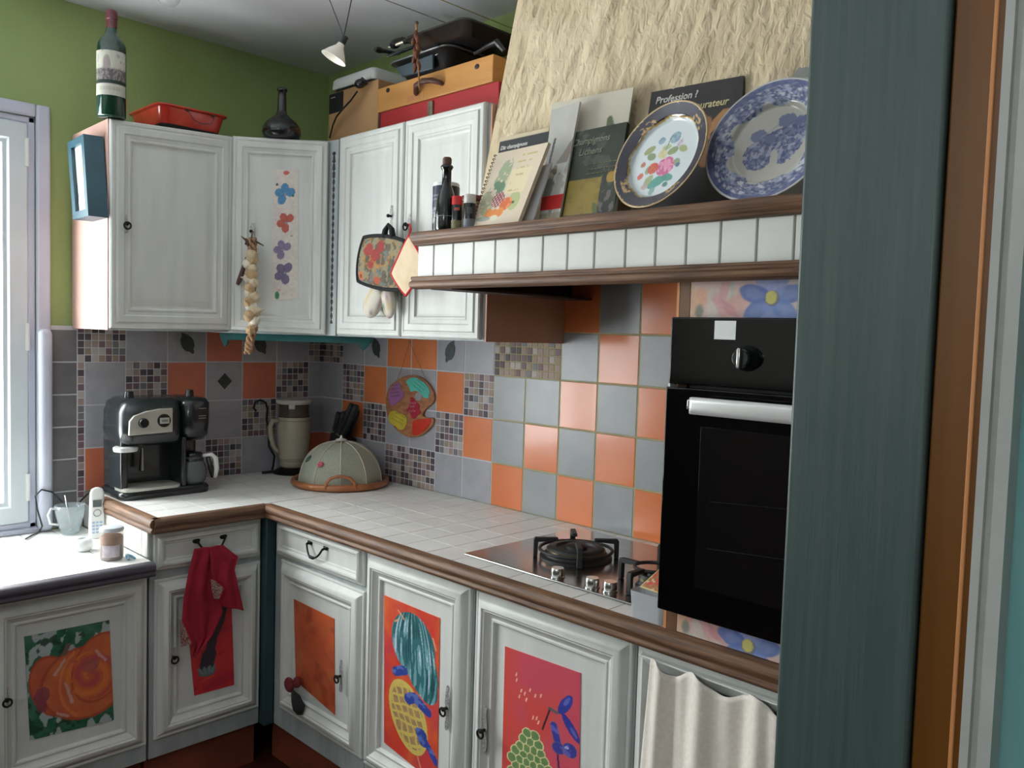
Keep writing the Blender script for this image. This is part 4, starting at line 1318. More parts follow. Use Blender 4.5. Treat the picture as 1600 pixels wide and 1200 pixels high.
o = b.build('blue_grey_pan', mat('blue_grey_nonstick', (70, 88, 98), (50, 64, 74), rough=.35, scale=6), None, bevel=.003)
tag(o, 'blue-grey flat pan edge below the rim of the black tray, on the wooden case', 'pan')
c = thing('oven_tray', 'black upper tray stacked askew behind the grey-rimmed one, reaching to the hood', 'oven tray', (-.16, -1.0, 2.385))
X0, X1, Y0, Y1 = -.315, -.04, -1.20, -.90
b = MB(); loft(b, [rr(X0 + .04, X1 - .02, Y0 + .04, Y1 - .04, 2.3835, .03), rr(X0 + .006, X1 - .01, Y0 + .01, Y1 - .01, 2.412, .035), rr(X0, X1, Y0, Y1, 2.414, .035), rr(X0, X1, Y0, Y1, 2.419, .035), rr(X0 + .014, X1 - .012, Y0 + .014, Y1 - .014, 2.417, .034), rr(X0 + .05, X1 - .03, Y0 + .05, Y1 - .05, 2.388, .03)])
b.build('tray_body', M_tray, c, angle=40)
b = MB(); b.tube([px(742, 84, 0, -.22), px(762, 72, 0, -.23), px(776, 66, 0, -.23), px(788, 80, 0, -.22)], [.006, .008, .011, .008], 10); b.build('tray_handle', M_tray, c)
# utensils on the left of the trays
ut = [((586, 77), (600, 80), .010, 'black ladle handle end sticking out left of the trays'), ((612, 72), (628, 62), .014, 'black round spoon bowl between the trays and the hanging sausage'), ((606, 88), (650, 72), .006, 'thin dark utensil resting along the tray rim'), ((630, 66), (662, 52), .010, 'black spatula handle under the upper tray corner')]
for i, ((u0, v0), (u1, v1), r, lb) in enumerate(ut):
    A, B_ = px(u0, v0, 0, -.29), px(u1, v1, 0, -.25)
    b = MB(); D = (B_ - A)
    b.tube([A, A + D * .3, A + D * .6, B_, B_ + V3(.05, -.02, .0)], [r * .7, r * 1.1, r, r * .7, r * .5], 10)
    o = b.build('kitchen_utensil', M_black, None, angle=60); tag(o, lb, 'utensil', 'black utensils piled by the trays')
b = MB(); A = px(608, 74, 0, -.285); B_ = px(646, 60, 0, -.27)
b.tube([A, A.lerp(B_, .5), B_], [.004, .006, .004], 8)
o = b.build('kitchen_utensil', mat('pale_metal_utensil', (170, 160, 140), None, rough=.35, metal=.5), None); tag(o, 'pale metal utensil lying among the black ones beside the trays', 'utensil', 'black utensils piled by the trays')

# dried string of peppers hanging from the ceiling cable
c = thing('dried_pepper_string', 'brown string of dried peppers hanging in front of the black trays', 'dried pepper string', px(651, 90, 0, -.32))
b = MB(); r3 = random.Random(4)
A = px(651, 30, 0, -.33); B_ = px(656, 140, 0, -.33)
b.tube([px(651, 36, 0, -.33), px(651, 60, 0, -.33), px(654, 110, 0, -.33), px(655, 137, 0, -.30)], [.0045, .0022, .0022, .003], 6)
b.build('cord', mat('hemp_cord', (150, 112, 70), None, rough=.9), c)
for i in range(11):
    t = i / 10; P = px(650 + 2 * math.sin(i * 2.2), 46 + 52 * t, 0, -.33)
    D = V3(r3.uniform(-.008, .008), r3.uniform(-.007, .007), -.022)
    MB().tube([P, P + D * .5, P + D, P + D * 1.5], [.002, .0068, .0072, .002], 8).build('dried_pepper', mat('dried_brown_red', (120, 70, 44), (86, 46, 34), rough=.6, scale=30), c, angle=180)
b = MB(); b.ball(px(651, 36, 0, -.33), .0065, 10); b.build('knot', mat('dark_knot', (86, 66, 60), None), c)

# ------------------------------------------------------------------ cable lights
M_cable = mat('tinned_cable', (120, 118, 112), None, rough=.5, metal=.3)
for y, lab, m in ((-.985, 'grey tensioned lighting cable under the ceiling, the one further from the hood', M_cable), (-1.115, 'yellowish tensioned lighting cable under the ceiling, the one nearer the hood', mat('brass_cable', (160, 140, 70), None, rough=.5, metal=.3))):
    b = MB(); b.tube([(-2.9, y, 2.48), (-1.4, y, 2.478), (-.002, y, 2.48)], .0014, 6)
    o = b.build('lighting_cable', m); tag(o, lab, 'cable')
P = px(537, 62, 1, -1.05)
c = thing('spot_lamp', 'small white flared glass spot lamp hanging on two wires from the ceiling cables', 'lamp', P)
L0 = P
ax = (px(522, 92, 1, -1.05) - P).normalized()
ax = (ax + V3(.05, .30, -.1)).normalized()
q_ = Vector((0, 0, -1)).rotation_difference(ax).to_matrix().to_4x4()
Mq = q_
b = MB(); b.lathe([(.006, -.004), (.010, -.018), (.012, -.024), (.024, -.040), (.034, -.056), (.037, -.060), (.035, -.060), (.022, -.040), (.008, -.024)], L0, 32, M=Mq, close=False)
b.build('lamp_shade', mat('milky_lamp_glass', (226, 218, 206), None, rough=.3), c, angle=60, solid=.0012)
b = MB(); b.lathe([(0, .012), (.009, .010), (.010, -.010), (.008, -.022), (0, -.022)], L0, 16, M=Mq); b.build('lamp_socket', M_blackmat, c)
A1 = px(515, 0, 1, -1.02); A2 = px(549, 0, 1, -1.09)
b = MB(); b.tube([L0 + V3(0, 0, .008), A1, L0 + (A1 - L0) * ((2.48 - L0.z) / (A1.z - L0.z))], .0015, 6)
b.build('suspension_wire', M_blackmat, c)
b = MB(); b.tube([L0 + V3(0, 0, .008), A2, L0 + (A2 - L0) * ((2.48 - L0.z) / (A2.z - L0.z))], .0015, 6)
b.build('suspension_wire', M_blackmat, c)
P = px(263, -6, 2, 2.50)
c = thing('ceiling_bulb', 'clear glass bulb hanging from the ceiling at the upper edge of the view', 'light bulb', (P.x, P.y, 2.50))
b = MB(); b.ball((P.x, P.y, 2.502), (.036, .036, .034), 28); b.build('glass_globe', glass('bulb_glass', (240, 240, 240), .35, .1), c, angle=180)
b = MB(); b.lathe([(.013, 2.53), (.016, 2.535), (.016, 2.549), (0, 2.549)], (P.x, P.y, 0), 20); b.build('lamp_holder', M_whitep, c)

# ------------------------------------------------------------------ framed picture on the cabinet side
c = thing('picture_frame', 'small picture in a deep teal blue frame on the pinkish side of the wall cabinet', 'picture', (-1.03, -.14, 1.95))
XF = -1.062
fq = [px(114, 343, 0, XF), px(138, 337, 0, XF), px(130, 209, 0, XF), px(105, 223, 0, XF)]
sh = V3(.052, -.020, -.002)
back = [p + sh for p in fq]
for p in back: p.x = min(p.x, -1.0075)
out = [fq[0], fq[1], fq[2], fq[3]]
b = MB(); b.hexa([back[0], back[1], fq[1], fq[0]], [back[3], back[2], fq[2], fq[3]])
n = V3(-1, 0, 0)
b = MB()
inn = [bilin(fq, s, t) for s, t in ((.20, .09), (.84, .09), (.84, .91), (.20, .91))]
dp = [p + V3(.012, 0, 0) for p in inn]
vs = back + fq + inn + dp
fs = [(0, 3, 2, 1)] + [(i, (i + 1) % 4, 4 + (i + 1) % 4, 4 + i) for i in range(4)] + [(4 + i, 4 + (i + 1) % 4, 8 + (i + 1) % 4, 8 + i) for i in range(4)] + [(8 + i, 8 + (i + 1) % 4, 12 + (i + 1) % 4, 12 + i) for i in range(4)]
b.add(vs, fs)
b.build('frame', mat('teal_blue_frame', (36, 78, 92), (30, 68, 80), rough=.4, scale=12), c, angle=20)


def fn_pic(x, y):
    asp = .8
    C = base_col(x, (206, 198, 166), (192, 186, 160), fbm(x * 9, y * 9, 2))
    put(C, (x < .10) | (y < .06) | (y > .94), (214, 212, 200))
    put(C, ell(x, y, .38, .72, .09, .10) < 1, (200, 110, 70), .8); put(C, ell(x, y, .28, .60, .08, .06) < 1, (190, 150, 80), .7)
    put(C, (fbm(x * 14, y * 10, 5) > .60) & (y < .45) & (y > .1), (110, 126, 134), .8); put(C, (seg(x, y, .35, .2, .38, .38) < .03), (60, 74, 96), .9)
    return C


q2 = [p + V3(.0105, 0, 0) for p in inn]
board('picture', q2, n, .002, fn_pic, c, 40, 70, .5)

# ------------------------------------------------------------------ garlic braid and brown stick on the corner cabinet key
PG = D0 + ND * .055
def gp(u, v, d=0): return ppx(u, v, PG + ND * d, ND)
c = thing('garlic_braid', 'braid of cream garlic bulbs hanging from the corner wall cabinet key', 'garlic braid', gp(393, 460))
M_gar = [mat('garlic_skin_cream', (222, 208, 180), (196, 176, 142), rough=.6, scale=25), mat('garlic_skin_tan', (200, 172, 132), (176, 144, 106), rough=.7, scale=25), mat('garlic_skin_white', (234, 228, 214), (212, 200, 180), rough=.5, scale=25)]
M_straw = mat('dry_straw_stalk', (176, 140, 104), (146, 108, 80), rough=.85, scale=30, stretch=(3, 3, 1))
r4 = random.Random(11)
path = [(395, 372), (394, 400), (393, 440), (394, 480), (397, 510), (390, 535), (388, 552)]
b = MB()
for k in range(3):
    pts = []
    for i in range(60):
        t = i / 59 * (len(path) - 1); a = int(min(t, len(path) - 2)); f = t - a
        u = path[a][0] * (1 - f) + path[a + 1][0] * f; v = path[a][1] * (1 - f) + path[a + 1][1] * f
        ph = i * .55 + k * 2.094
        pts.append(gp(u + 4.5 * math.sin(ph), v, .006 * math.cos(ph)))
    b.tube(pts, .0066, 7)
b.build('plaited_stalks', M_straw, c, angle=180)
def bulb(P, r, m):
    ax_ = Vector((r4.uniform(-1, 1), r4.uniform(-1, 1), r4.uniform(.0, 1.2))).normalized()
    M = Vector((0, 0, 1)).rotation_difference(ax_).to_matrix().to_4x4()
    b = MB(); n = 28; prof = [(0, -r * .80), (r * .5, -r * .76), (r * .9, -r * .4), (r, 0), (r * .86, r * .42), (r * .5, r * .8), (r * .2, r * 1.1), (r * .12, r * 1.6), (0, r * 1.62)]
    vs = []; k = len(prof); fs = []
    for i in range(n):
        a = 2 * math.pi * i / n; lob = 1 + .09 * math.cos(a * 6)
        for q, (rr_, z) in enumerate(prof): vs.append(P + (M @ Vector((rr_ * lob * math.cos(a), rr_ * lob * math.sin(a), z))))
    for i in range(n):
        for q in range(k - 1): fs.append((i * k + q, ((i + 1) % n) * k + q, ((i + 1) % n) * k + q + 1, i * k + q + 1))
    b.add(vs, fs); return b.build('garlic_bulb', m, c, angle=180)
for i in range(17):
    t = i / 16; u = 392 + 4.5 * math.sin(i * 2.3) + (3 if t > .7 else 0); v = 398 + 118 * t
    bulb(gp(u, v, .012 + .008 * math.cos(i * 1.9)), r4.uniform(.016, .0215), M_gar[(i * 7) % 3])
b = MB()
for (u0, v0, u1, v1) in ((393, 378, 394, 362), (385, 376, 377, 369), (398, 376, 412, 384), (388, 378, 384, 372)):
    b.tube([gp(u0, v0 + 6), gp(u0, v0, .006), gp(u1, v1, .004)], [.006, .0045, .0015], 7)
b.build('stalk_ends', mat('dark_dry_stalk', (112, 88, 72), (84, 66, 56), rough=.85, scale=30), c, angle=180)
b = MB(); b.tube([gp(388, 396, -.02), gp(383, 412, -.02), gp(374, 438, -.02), gp(371, 445, -.02)], [.004, .0075, .0085, .006], 12)
o = b.build('wooden_stick', mat('dark_red_brown_wood', (84, 56, 50), None, rough=.5), None, angle=180)
tag(o, 'short dark brown turned wooden stick hanging behind the garlic braid', 'stick')

# ------------------------------------------------------------------ pot holders and mitt
def sqdisc(a, b_, k=.30):
    return a * math.sqrt(1 - k * b_ * b_), b_ * math.sqrt(1 - k * a * a)


def cushion(name, quad, N, th, fn, parent, k=.3, n=50):
    q = [Vector(p) for p in quad]; N = Vector(N)
    asp = (q[1] - q[0]).length / (q[3] - q[0]).length
    b = MB()
    def f(side):
        def g(s, t):
            a, c_ = sqdisc(2 * s - 1, 2 * t - 1, k); s2, t2 = (a + 1) / 2, (c_ + 1) / 2
            e = (1 - abs(2 * s - 1) ** 5) * (1 - abs(2 * t - 1) ** 5)
            return bilin(q, s2, t2) + N * side * th * (.25 + .75 * max(e, 0)) + N * (.003 * math.sin(s * 5 + t * 3) * e)
        return g
    b.grid(f(1), n, n); b.grid(f(-1), n, n)
    w = n + 1; B0 = w * w
    edge = [i for i in range(w)] + [j * w + n for j in range(1, w)] + [n * w + i for i in range(n - 1, -1, -1)] + [j * w for j in range(n - 1, 0, -1)]
    for i in range(len(edge)):
        a_, b2 = edge[i], edge[(i + 1) % len(edge)]
        b.f.append([a_, B0 + a_, B0 + b2, b2]); b.mi.append(0)
    o = b.build(name, painted('painted_cloth', .85), parent, angle=180, color=lambda x, y, z: fn(x * asp, y))
    rim = [b.v[i].lerp(b.v[B0 + i], .5) for i in edge]
    return o, rim


XM = -.405
c = thing('oven_mitt', 'white floral oven mitt hanging under the dark square pot holder', 'oven mitt', px(588, 470, 0, XM + .004))


def fn_mitt(x, y):
    C = base_col(x, (212, 206, 192), (196, 190, 176), fbm(x * 8, y * 8, 4))
    put(C, fbm(x * 7 + 3, y * 7, 22) > .64, (84, 110, 92), .9); put(C, fbm(x * 8, y * 8 + 5, 29) > .68, (150, 110, 130), .8); put(C, fbm(x * 6 + 9, y * 7, 37) > .66, (190, 170, 120), .7)
    return C


def lobe(pts, r):
    b = MB(); b.tube([px(u, v, 0, XM + .012) for u, v in pts], r, 16)
    zs = [v.z for v in b.v]; ys_ = [v.y for v in b.v]
    b.lv = [((v.y - min(ys_)) * 12, (v.z - min(zs)) * 12, 0) for v in b.v]
    for v in b.v: v.x = (XM + .012) + (v.x - (XM + .012)) * .55
    return b


lobe([(598, 446), (590, 460), (582, 474), (578, 486), (577, 494), (577, 497)], [.034, .039, .041, .036, .026, .008]).build('mitt_body', painted('painted_cloth', .85), c, angle=180, subsurf=1, color=lambda x, y, z: fn_mitt(x * .9, y * .9))
lobe([(604, 450), (607, 466), (608, 480), (609, 490), (609, 498)], [.028, .029, .028, .023, .007]).build('mitt_thumb', painted('painted_cloth', .85), c, angle=180, subsurf=1, color=lambda x, y, z: fn_mitt(x * .9 + 4, y * .9))

c = thing('pot_holder', 'square dark floral pot holder with black edging on the right wall cabinet door', 'pot holder', px(595, 410, 0, XM))
fq = [px(555, 443, 0, XM - .014), px(634, 458, 0, XM - .014), px(636, 372, 0, XM - .014), px(566, 366, 0, XM - .014)]


def fn_hold(x, y):
    n1 = fbm(x * 5, y * 5, 3); n2 = fbm(x * 5 + 7, y * 5, 13)
    C = base_col(x, (74, 66, 58), (112, 104, 84), fbm(x * 12, y * 12, 8))
    put(C, n1 > .56, (136, 132, 104), .9); put(C, (n2 > .58), (100, 116, 116), .8)
    put(C, np.abs(fbm(x * 4, y * 4, 33) - .5) < .03, (170, 120, 60), .8)
    for cx, cy, r in ((.36, .72, .16), (.62, .62, .15), (.78, .80, .13), (.52, .42, .10)):
        put(C, ell(x, y, cx, cy, r, r * .8) < .5 + fbm(x * 9, y * 9, 6), (150, 50, 50), .85)
    put(C, ell(x, y, .18, .16, .11, .10) < 1, (190, 104, 60), .9); put(C, ell(x, y, .18, .15, .04, .04) < 1, (90, 36, 26)); put(C, ell(x, y, .78, .14, .12, .08) < 1, (170, 80, 50), .9)
    return C


o, rim = cushion('quilted_pad', fq, NB, .007, fn_hold, c, .22)
b = MB(); b.tube(rim, .0065, 8, closed=True); b.build('black_edging', mat('black_cotton_edge', (24, 24, 28), None, rough=.9), c, angle=180)
b = MB(); b.tube([px(600, 372, 0, XM - .014), px(602, 360, 0, XM - .012), px(607, 351, 0, XM - .008), px(612, 358, 0, XM - .01), px(614, 372, 0, XM - .014)], [.010, .009, .006, .009, .010], 8)
b.build('hanging_loop', mat('black_cotton_edge', (24, 24, 28), None), c, angle=180)

c = thing('pot_holder', 'cream diamond-hung pot holder with red edging at the left end of the hood', 'pot holder', px(636, 415, 0, -.43))
XQ = -.432
fq = [px(634, 464, 0, XQ), px(666, 415, 0, XQ), px(639, 366, 0, XQ), px(610, 428, 0, XQ)]
o, rim = cushion('cream_pad', fq, NB, .005, lambda x, y: base_col(x, (226, 206, 176), (208, 186, 152), fbm(x * 5, y * 5, 3)), c, .08)
b = MB(); b.tube(rim, .0036, 8, closed=True); b.build('red_edging', mat('red_cotton_edge', (196, 40, 48), None, rough=.85), c, angle=180)
b = MB(); b.tube([px(639, 368, 0, XQ), px(642, 358, 0, XQ + .01), px(640, 350, 0, XQ + .03)], .003, 6); b.build('hanging_loop', mat('red_cotton_edge', (196, 40, 48), None), c, angle=180)

# ------------------------------------------------------------------ red towel on the drawer handle
def drape(b, Lp, Rp, base, waves, amp, ph=0, nu=60, nv=70):
    def lerp(poly, t):
        k = t * (len(poly) - 1); i = int(min(k, len(poly) - 2)); f = k - i
        return (poly[i][0] * (1 - f) + poly[i + 1][0] * f, poly[i][1] * (1 - f) + poly[i + 1][1] * f)
    def g(s, t):
        l = lerp(Lp, t); r = lerp(Rp, t); u = l[0] * (1 - s) + r[0] * s; v = l[1] * (1 - s) + r[1] * s
        P = px(u, v, 1, base)
        return P + V3(0, -amp * (.4 + .6 * t) * (1 + math.sin(s * waves * 2 * math.pi + ph + t * 1.5)), 0)
    b.grid(g, nu, nv)


c = thing('red_towel', 'crimson tea towel with patterned border draped over the corner cabinet drawer handle', 'tea towel', px(330, 920, 1, -.62))


def fn_tow(x, y, z=None):
    return base_col(x, (176, 22, 46), (190, 30, 50), fbm(x * 6, y * 6, 3))


M_tow = mat('crimson_cotton', (160, 26, 48), (144, 20, 42), rough=.9, scale=14, bump=.15, bscale=300, bdist=.001)
b = MB()
drape(b, [(303, 857), (294, 890), (285, 935), (282, 970), (300, 1005), (300, 1024)], [(349, 851), (338, 880), (336, 920), (346, 955), (330, 990), (302, 1026)], -.600, 2.2, .007)
b.build('left_fall', M_tow, c, angle=180, solid=.003)
b = MB()
drape(b, [(326, 855), (328, 885), (330, 915), (336, 945)], [(348, 851), (372, 870), (366, 890), (379, 953)], -.606, 1.6, .007, 1.0)
b.build('right_fall', M_tow, c, angle=180, solid=.003)


def fn_border(x, y, z):
    C = base_col(x, (150, 120, 112), (176, 150, 140), fbm(x * 30, y * 30, 3)); put(C, fbm(x * 18, y * 34, 12) > .52, (96, 50, 50), .9)
    put(C, (x > .88), (176, 22, 46)); return C


b = MB(); drape(b, [(329, 905), (331, 925), (334, 935)], [(334, 906), (352, 918), (343, 936)], -.631, .5, .001); b.build('patterned_border', painted('painted_cloth', .85), c, angle=180, solid=.002, color=fn_border)
b = MB(); drape(b, [(281, 966), (281, 985), (282, 1010)], [(283, 968), (292, 984), (302, 1006)], -.616, .5, .001); b.build('patterned_border', painted('painted_cloth', .85), c, angle=180, solid=.002, color=fn_border)

# small fabric ornament on the orange door
c = thing('door_ornament', 'small hanging ornament, red top and dark bell-shaped bottom, on the orange painted door', 'ornament', px(460, 1090, 0, -.60))
b = MB(); b.ball(px(452, 1070, 0, -.592), (.012, .026, .024), 14); b.ball(px(464, 1066, 0, -.592), (.012, .016, .018), 12)
b.build('red_top', mat('dark_red_felt', (110, 34, 40), None, rough=.9), c, angle=180)
b = MB(); b.tube([px(457, 1080, 0, -.594), px(462, 1092, 0, -.594), px(467, 1106, 0, -.594), px(468, 1116, 0, -.594)], [.008, .024, .030, .014], 14)
for v in b.v: v.x = -.594 + (v.x + .594) * .5
b.build('dark_bell', mat('dark_felt', (34, 34, 36), None, rough=.9), c, angle=180)

# ------------------------------------------------------------------ coffee machine
c = thing('coffee_machine', 'black combined espresso and filter coffee machine with silver panel on the worktop', 'coffee machine', (-.79, -.19, .9005))
YF = -.292
x0, x1 = -.948, -.640
b = MB()
loft(b, [rr(x0 + .004, x1, YF + .004, -.085, .9005, .035), rr(x0, x1 + .002, YF, -.083, .908, .037), rr(x0, x1 + .002, YF, -.083, .921, .037), rr(x0 + .006, x1 - .004, YF + .006, -.086, .929, .034)])
b.build('base', M_black, c, angle=50)
b = MB(); loft(b, [rr(x0 + .012, x1 - .006, -.19, -.085, .928, .02), rr(x0 + .010, x1 - .006, -.19, -.085, 1.10, .02)])
b.box(x0 + .005, x0 + .028, -.272, -.17, .928, 1.10)
b.box(-.745, -.728, -.285, -.17, .928, 1.10)
b.build('back_column', M_black, c, bevel=.006, seg=3)
b = MB(); xm = -.742
loft(b, [rr(x0 + .020, xm, YF + .02, -.09, 1.078, .03), rr(x0 + .004, xm, YF - .006, -.088, 1.092, .045), rr(x0, xm, YF - .012, -.085, 1.13, .048), rr(x0 + .002, xm, YF - .006, -.085, 1.19, .048), rr(x0 + .012, xm, YF + .012, -.09, 1.222, .045), rr(x0 + .035, xm - .004, YF + .04, -.10, 1.234, .035)])
b.build('espresso_head', M_black, c, angle=60)
b = MB()
loft(b, [rr(xm + .006, x1 - .012, YF + .03, -.09, 1.084, .03), rr(xm + .003, x1 - .002, YF + .004, -.088, 1.105, .036), rr(xm + .002, x1, YF, -.085, 1.15, .036), rr(xm + .002, x1, YF, -.085, 1.215, .034), rr(xm + .012, x1 - .010, YF + .012, -.09, 1.232, .03)])
fh = b.build('filter_head', M_black, c, angle=60)
b = MB()
for z in (1.196, 1.170, 1.162): b.box(-.690, -.664, YF - .0010, YF + .002, z, z + .0025)
b.build('grey_print', mat('grey_print', (120, 126, 130), None), fh)
for u, w_ in ((201, .016), (296, .014)):
    P = px(u, 628, 1, -.17)
    b = MB(); b.lathe([(0, 1.228), (w_ * 1.1, 1.228), (w_, 1.245), (w_ * .9, 1.254), (0, 1.256)], (P.x, P.y, 0), 20); b.build('lid_knob', M_black, c, angle=50)
# silver control panel
pp = [(202, 681), (270, 675), (270, 638), (250, 639), (228, 643), (210, 650), (203, 659)]
Yp = YF - .0135
b = MB(); pts = [px(u, v, 1, Yp) for u, v in pp]
b.prism([(p.x, p.z) for p in pts], Yp, Yp + .012, axes=(0, 2, 1))
pn = b.build('control_panel', M_silver, c, bevel=.002)
Mp = lambda u, v: frame(px(u, v, 1, Yp), UA, NA)
b = MB(Mp(224, 661)); b.lathe([(0, 0), (.017, 0), (.016, .008), (.014, .011), (0, .011)], n=24); b.build('rotary_knob', M_black, pn, angle=50)
b = MB(Mp(256, 657)); b.lathe([(0, 0), (.022, 0), (.022, .004), (0, .004)], n=28); dd = b.build('dial_recess', M_black, pn, angle=50)
b = MB(Mp(256, 657)); b.box(-.016, .016, -.010, .010, .004, .009); b.build('switch', M_silver, dd, bevel=.002)
b = MB(Mp(256, 657)); b.box(-.010, .010, -.004, .004, .009, .0100); b.build('switch_mark', mat('grey_print', (120, 126, 130), None), dd)
P = px(196, 699, 1, YF + .03)
b = MB(); b.lathe([(0, 1.063), (.036, 1.063), (.038, 1.068), (.038, 1.076), (.034, 1.079), (0, 1.079)], (P.x, P.y, 0), 32); b.build('filter_ring', mat('white_metal_handle', (214, 216, 214), None), c, angle=50)
b = MB(); Pa, Pb = px(222, 700, 1, -.235), px(221, 735, 1, -.235)
b.tube([Pa, Pb], [.0035, .008], 10); b.build('steam_pipe', M_chrome, c)
b = MB()
loft(b, [rr(x0 + .006, -.745, YF - .002, -.19, .929, .03), rr(x0 + .004, -.745, YF - .003, -.19, .938, .03), rr(x0 + .010, -.75, YF + .004, -.19, .941, .03)])
b.build('drip_tray', M_silver, c, angle=40)
cf = V3(-.690, -.245, .9295)
o = MB().lathe([(0, 0), (.034, 0), (.044, .012), (.0485, .035), (.046, .060), (.036, .082), (.030, .090), (.031, .096)], cf, 36, close=False).build('carafe', glass('carafe_glass', (150, 156, 158), .35, .05), c, angle=180)
MB().lathe([(.0, .098), (.033, .098), (.034, .104), (.030, .110), (.012, .114), (0, .114)], cf, 32).build('carafe_lid', M_black, o, angle=50)
MB().lathe([(.0365, .080), (.038, .084), (.035, .090), (.033, .090)], cf, 36, close=False).build('carafe_band', M_black, o, angle=50)
b = MB(); b.tube([cf + V3(.033, -.012, .096), cf + V3(.058, -.026, .100), cf + V3(.070, -.032, .086), cf + V3(.074, -.034, .050), cf + V3(.068, -.032, .016)], [.006, .008, .009, .009, .006], 10)
b.build('carafe_handle', M_whitep, o, angle=180)
b = MB(); b.tube([cf + V3(.046, -.022, .094), cf + V3(.056, -.027, .050), cf + V3(.060, -.029, .018)], [.007, .010, .005], 8)
b.build('handle_inner', M_black, o, angle=180)
b = MB(); b.tube([(-.94, -.12, .915), (-.985, -.10, .905), (-1.00, -.06, .87), (-1.005, -.03, .81), (-1.01, -.02, .785)], .0032, 8)
b.build('power_cable', M_black, c)

# ------------------------------------------------------------------ jug on wrought iron stand
P = V3(-.205, -.105, .9005)
c = thing('thermos_jug', 'beige insulated jug with handle and dark neck in the corner of the worktop', 'jug', P + V3(0, 0, .012))
M_beige = mat('beige_enamel', (176, 170, 150), (164, 157, 138), rough=.35, scale=8)
b = MB(); b.lathe([(0, .024), (.046, .024), (.052, .030), (.054, .045), (.062, .10), (.066, .16), (.066, .20), (.063, .222), (.062, .228)], P, 40, close=False)
b.build('jug_body', M_beige, c, angle=60)
b = MB()
for z in (.215, .06, .053): b.tube([(P.x + (.066 if z > .1 else .0565) * math.cos(a), P.y + (.066 if z > .1 else .0565) * math.sin(a), P.z + z) for a in [2 * math.pi * i / 40 for i in range(40)]], .0012, 6, closed=True)
b.build('jug_rings', mat('beige_ring', (120, 112, 92), None), c)
b = MB(); b.lathe([(.060, .226), (.058, .24), (.058, .275), (.064, .282)], P, 40, close=False); b.build('dark_neck', mat('smoky_brown_neck', (84, 74, 68), (70, 60, 56), rough=.25, scale=6), c, angle=60, solid=.002)
b = MB(); b.lathe([(.058, .280), (.066, .281), (.070, .292), (.066, .298), (.030, .300), (0, .300)], P, 40); b.build('jug_lid', mat('pale_lid', (188, 186, 176), None, rough=.35), c, angle=40)
dv = (px(452, 690, 2, .9) - CAM); dv.z = 0; dv.normalize(); rt = V3(dv.y, -dv.x, 0)
b = MB(); b.box(-.012, .012, -.010, .010, -.02, .0); 
for i, v in enumerate(b.v): b.v[i] = P + V3(0, 0, .284) + rt * (v.x - .008) - dv * (.066 + v.y * .5) + V3(0, 0, v.z)
b.build('pouring_tab', mat('pale_lid', (188, 186, 176), None), c, bevel=.003)
b = MB(); hd = (-rt * .92 - dv * .35).normalized()
b.tube([P + hd * .060 + V3(0, 0, .212), P + hd * .085 + V3(0, 0, .215), P + hd * .098 + V3(0, 0, .19), P + hd * .094 + V3(0, 0, .15), P + hd * .080 + V3(0, 0, .11), P + hd * .058 + V3(0, 0, .085)], [.009, .010, .010, .010, .009, .008], 10)
b.build('jug_handle', M_beige, c, angle=180)
c = thing('iron_stand', 'wrought iron stand with curled rod holding the beige jug', 'stand', P)
b = MB(); b.lathe([(0, .0), (.078, .0), (.080, .006), (.072, .012), (.055, .020), (.040, .022), (0, .022)], P, 40); b.build('stand_base', M_iron, c, angle=40)
b = MB(); w_ = -rt
pl = [(.10, .004), (.078, .006), (.072, .03), (.068, .07), (.09, .11), (.092, .16), (.10, .22), (.097, .26), (.105, .285), (.125, .295), (.145, .285), (.150, .262), (.140, .250)]
b.tube([P + w_ * (a + .005) + V3(0, 0, z) - dv * .01 for a, z in pl], .0045, 8); b.build('curled_rod', M_iron, c, angle=180)
b = MB(); b.tube([P + w_ * .12 - dv * .03 + V3(0, 0, .006), P + w_ * .07 - dv * .02 + V3(0, 0, .010)], .005, 8); b.build('stand_foot', M_iron, c)

# ------------------------------------------------------------------ food cover on tray
P = V3(-.198, -.432, .9005)
c = thing('food_tray', 'round wicker-coloured wooden tray with a hoop handle carrying the mesh food cover', 'tray', P)
M_cane = mat('reddish_cane', (176, 110, 66), (140, 82, 46), rough=.3, scale=9, coat=.3)
b = MB(); b.lathe([(0, 0), (.165, 0), (.178, .004), (.184, .012), (.182, .022), (.174, .027), (.166, .024), (.160, .012), (0, .010)], P, 72); b.build('tray_rim', M_cane, c, angle=60)
dv = (P - CAM); dv.z = 0; dv.normalize(); rt = V3(dv.y, -dv.x, 0)
for sg in (-1, 1):
    base = P + dv * .172 * sg
    b = MB(); b.tube([base - rt * .052 + V3(0, 0, .014), base - rt * .050 + V3(0, 0, .034), base - rt * .034 + V3(0, 0, .052), base + V3(0, 0, .060), base + rt * .034 + V3(0, 0, .052), base + rt * .050 + V3(0, 0, .034), base + rt * .052 + V3(0, 0, .014)], .0058, 10)
    b.build('hoop_handle', M_cane, c, angle=180)
c = thing('food_cover', 'domed beige mesh food cover with seams and a small pink flower', 'food cover', P + V3(0, 0, .013))
NS = 10
off_a = math.atan2(dv.y, dv.x) + math.pi


def dome(a, t):
    f = 1 - .035 * abs(math.sin((a - off_a) * NS / 2))
    th = t * math.pi / 2
    return P + V3(.158 * math.cos(th) ** .92 * f * math.cos(a), .158 * math.cos(th) ** .92 * f * math.sin(a), .0135 + .150 * math.sin(th) ** .95)


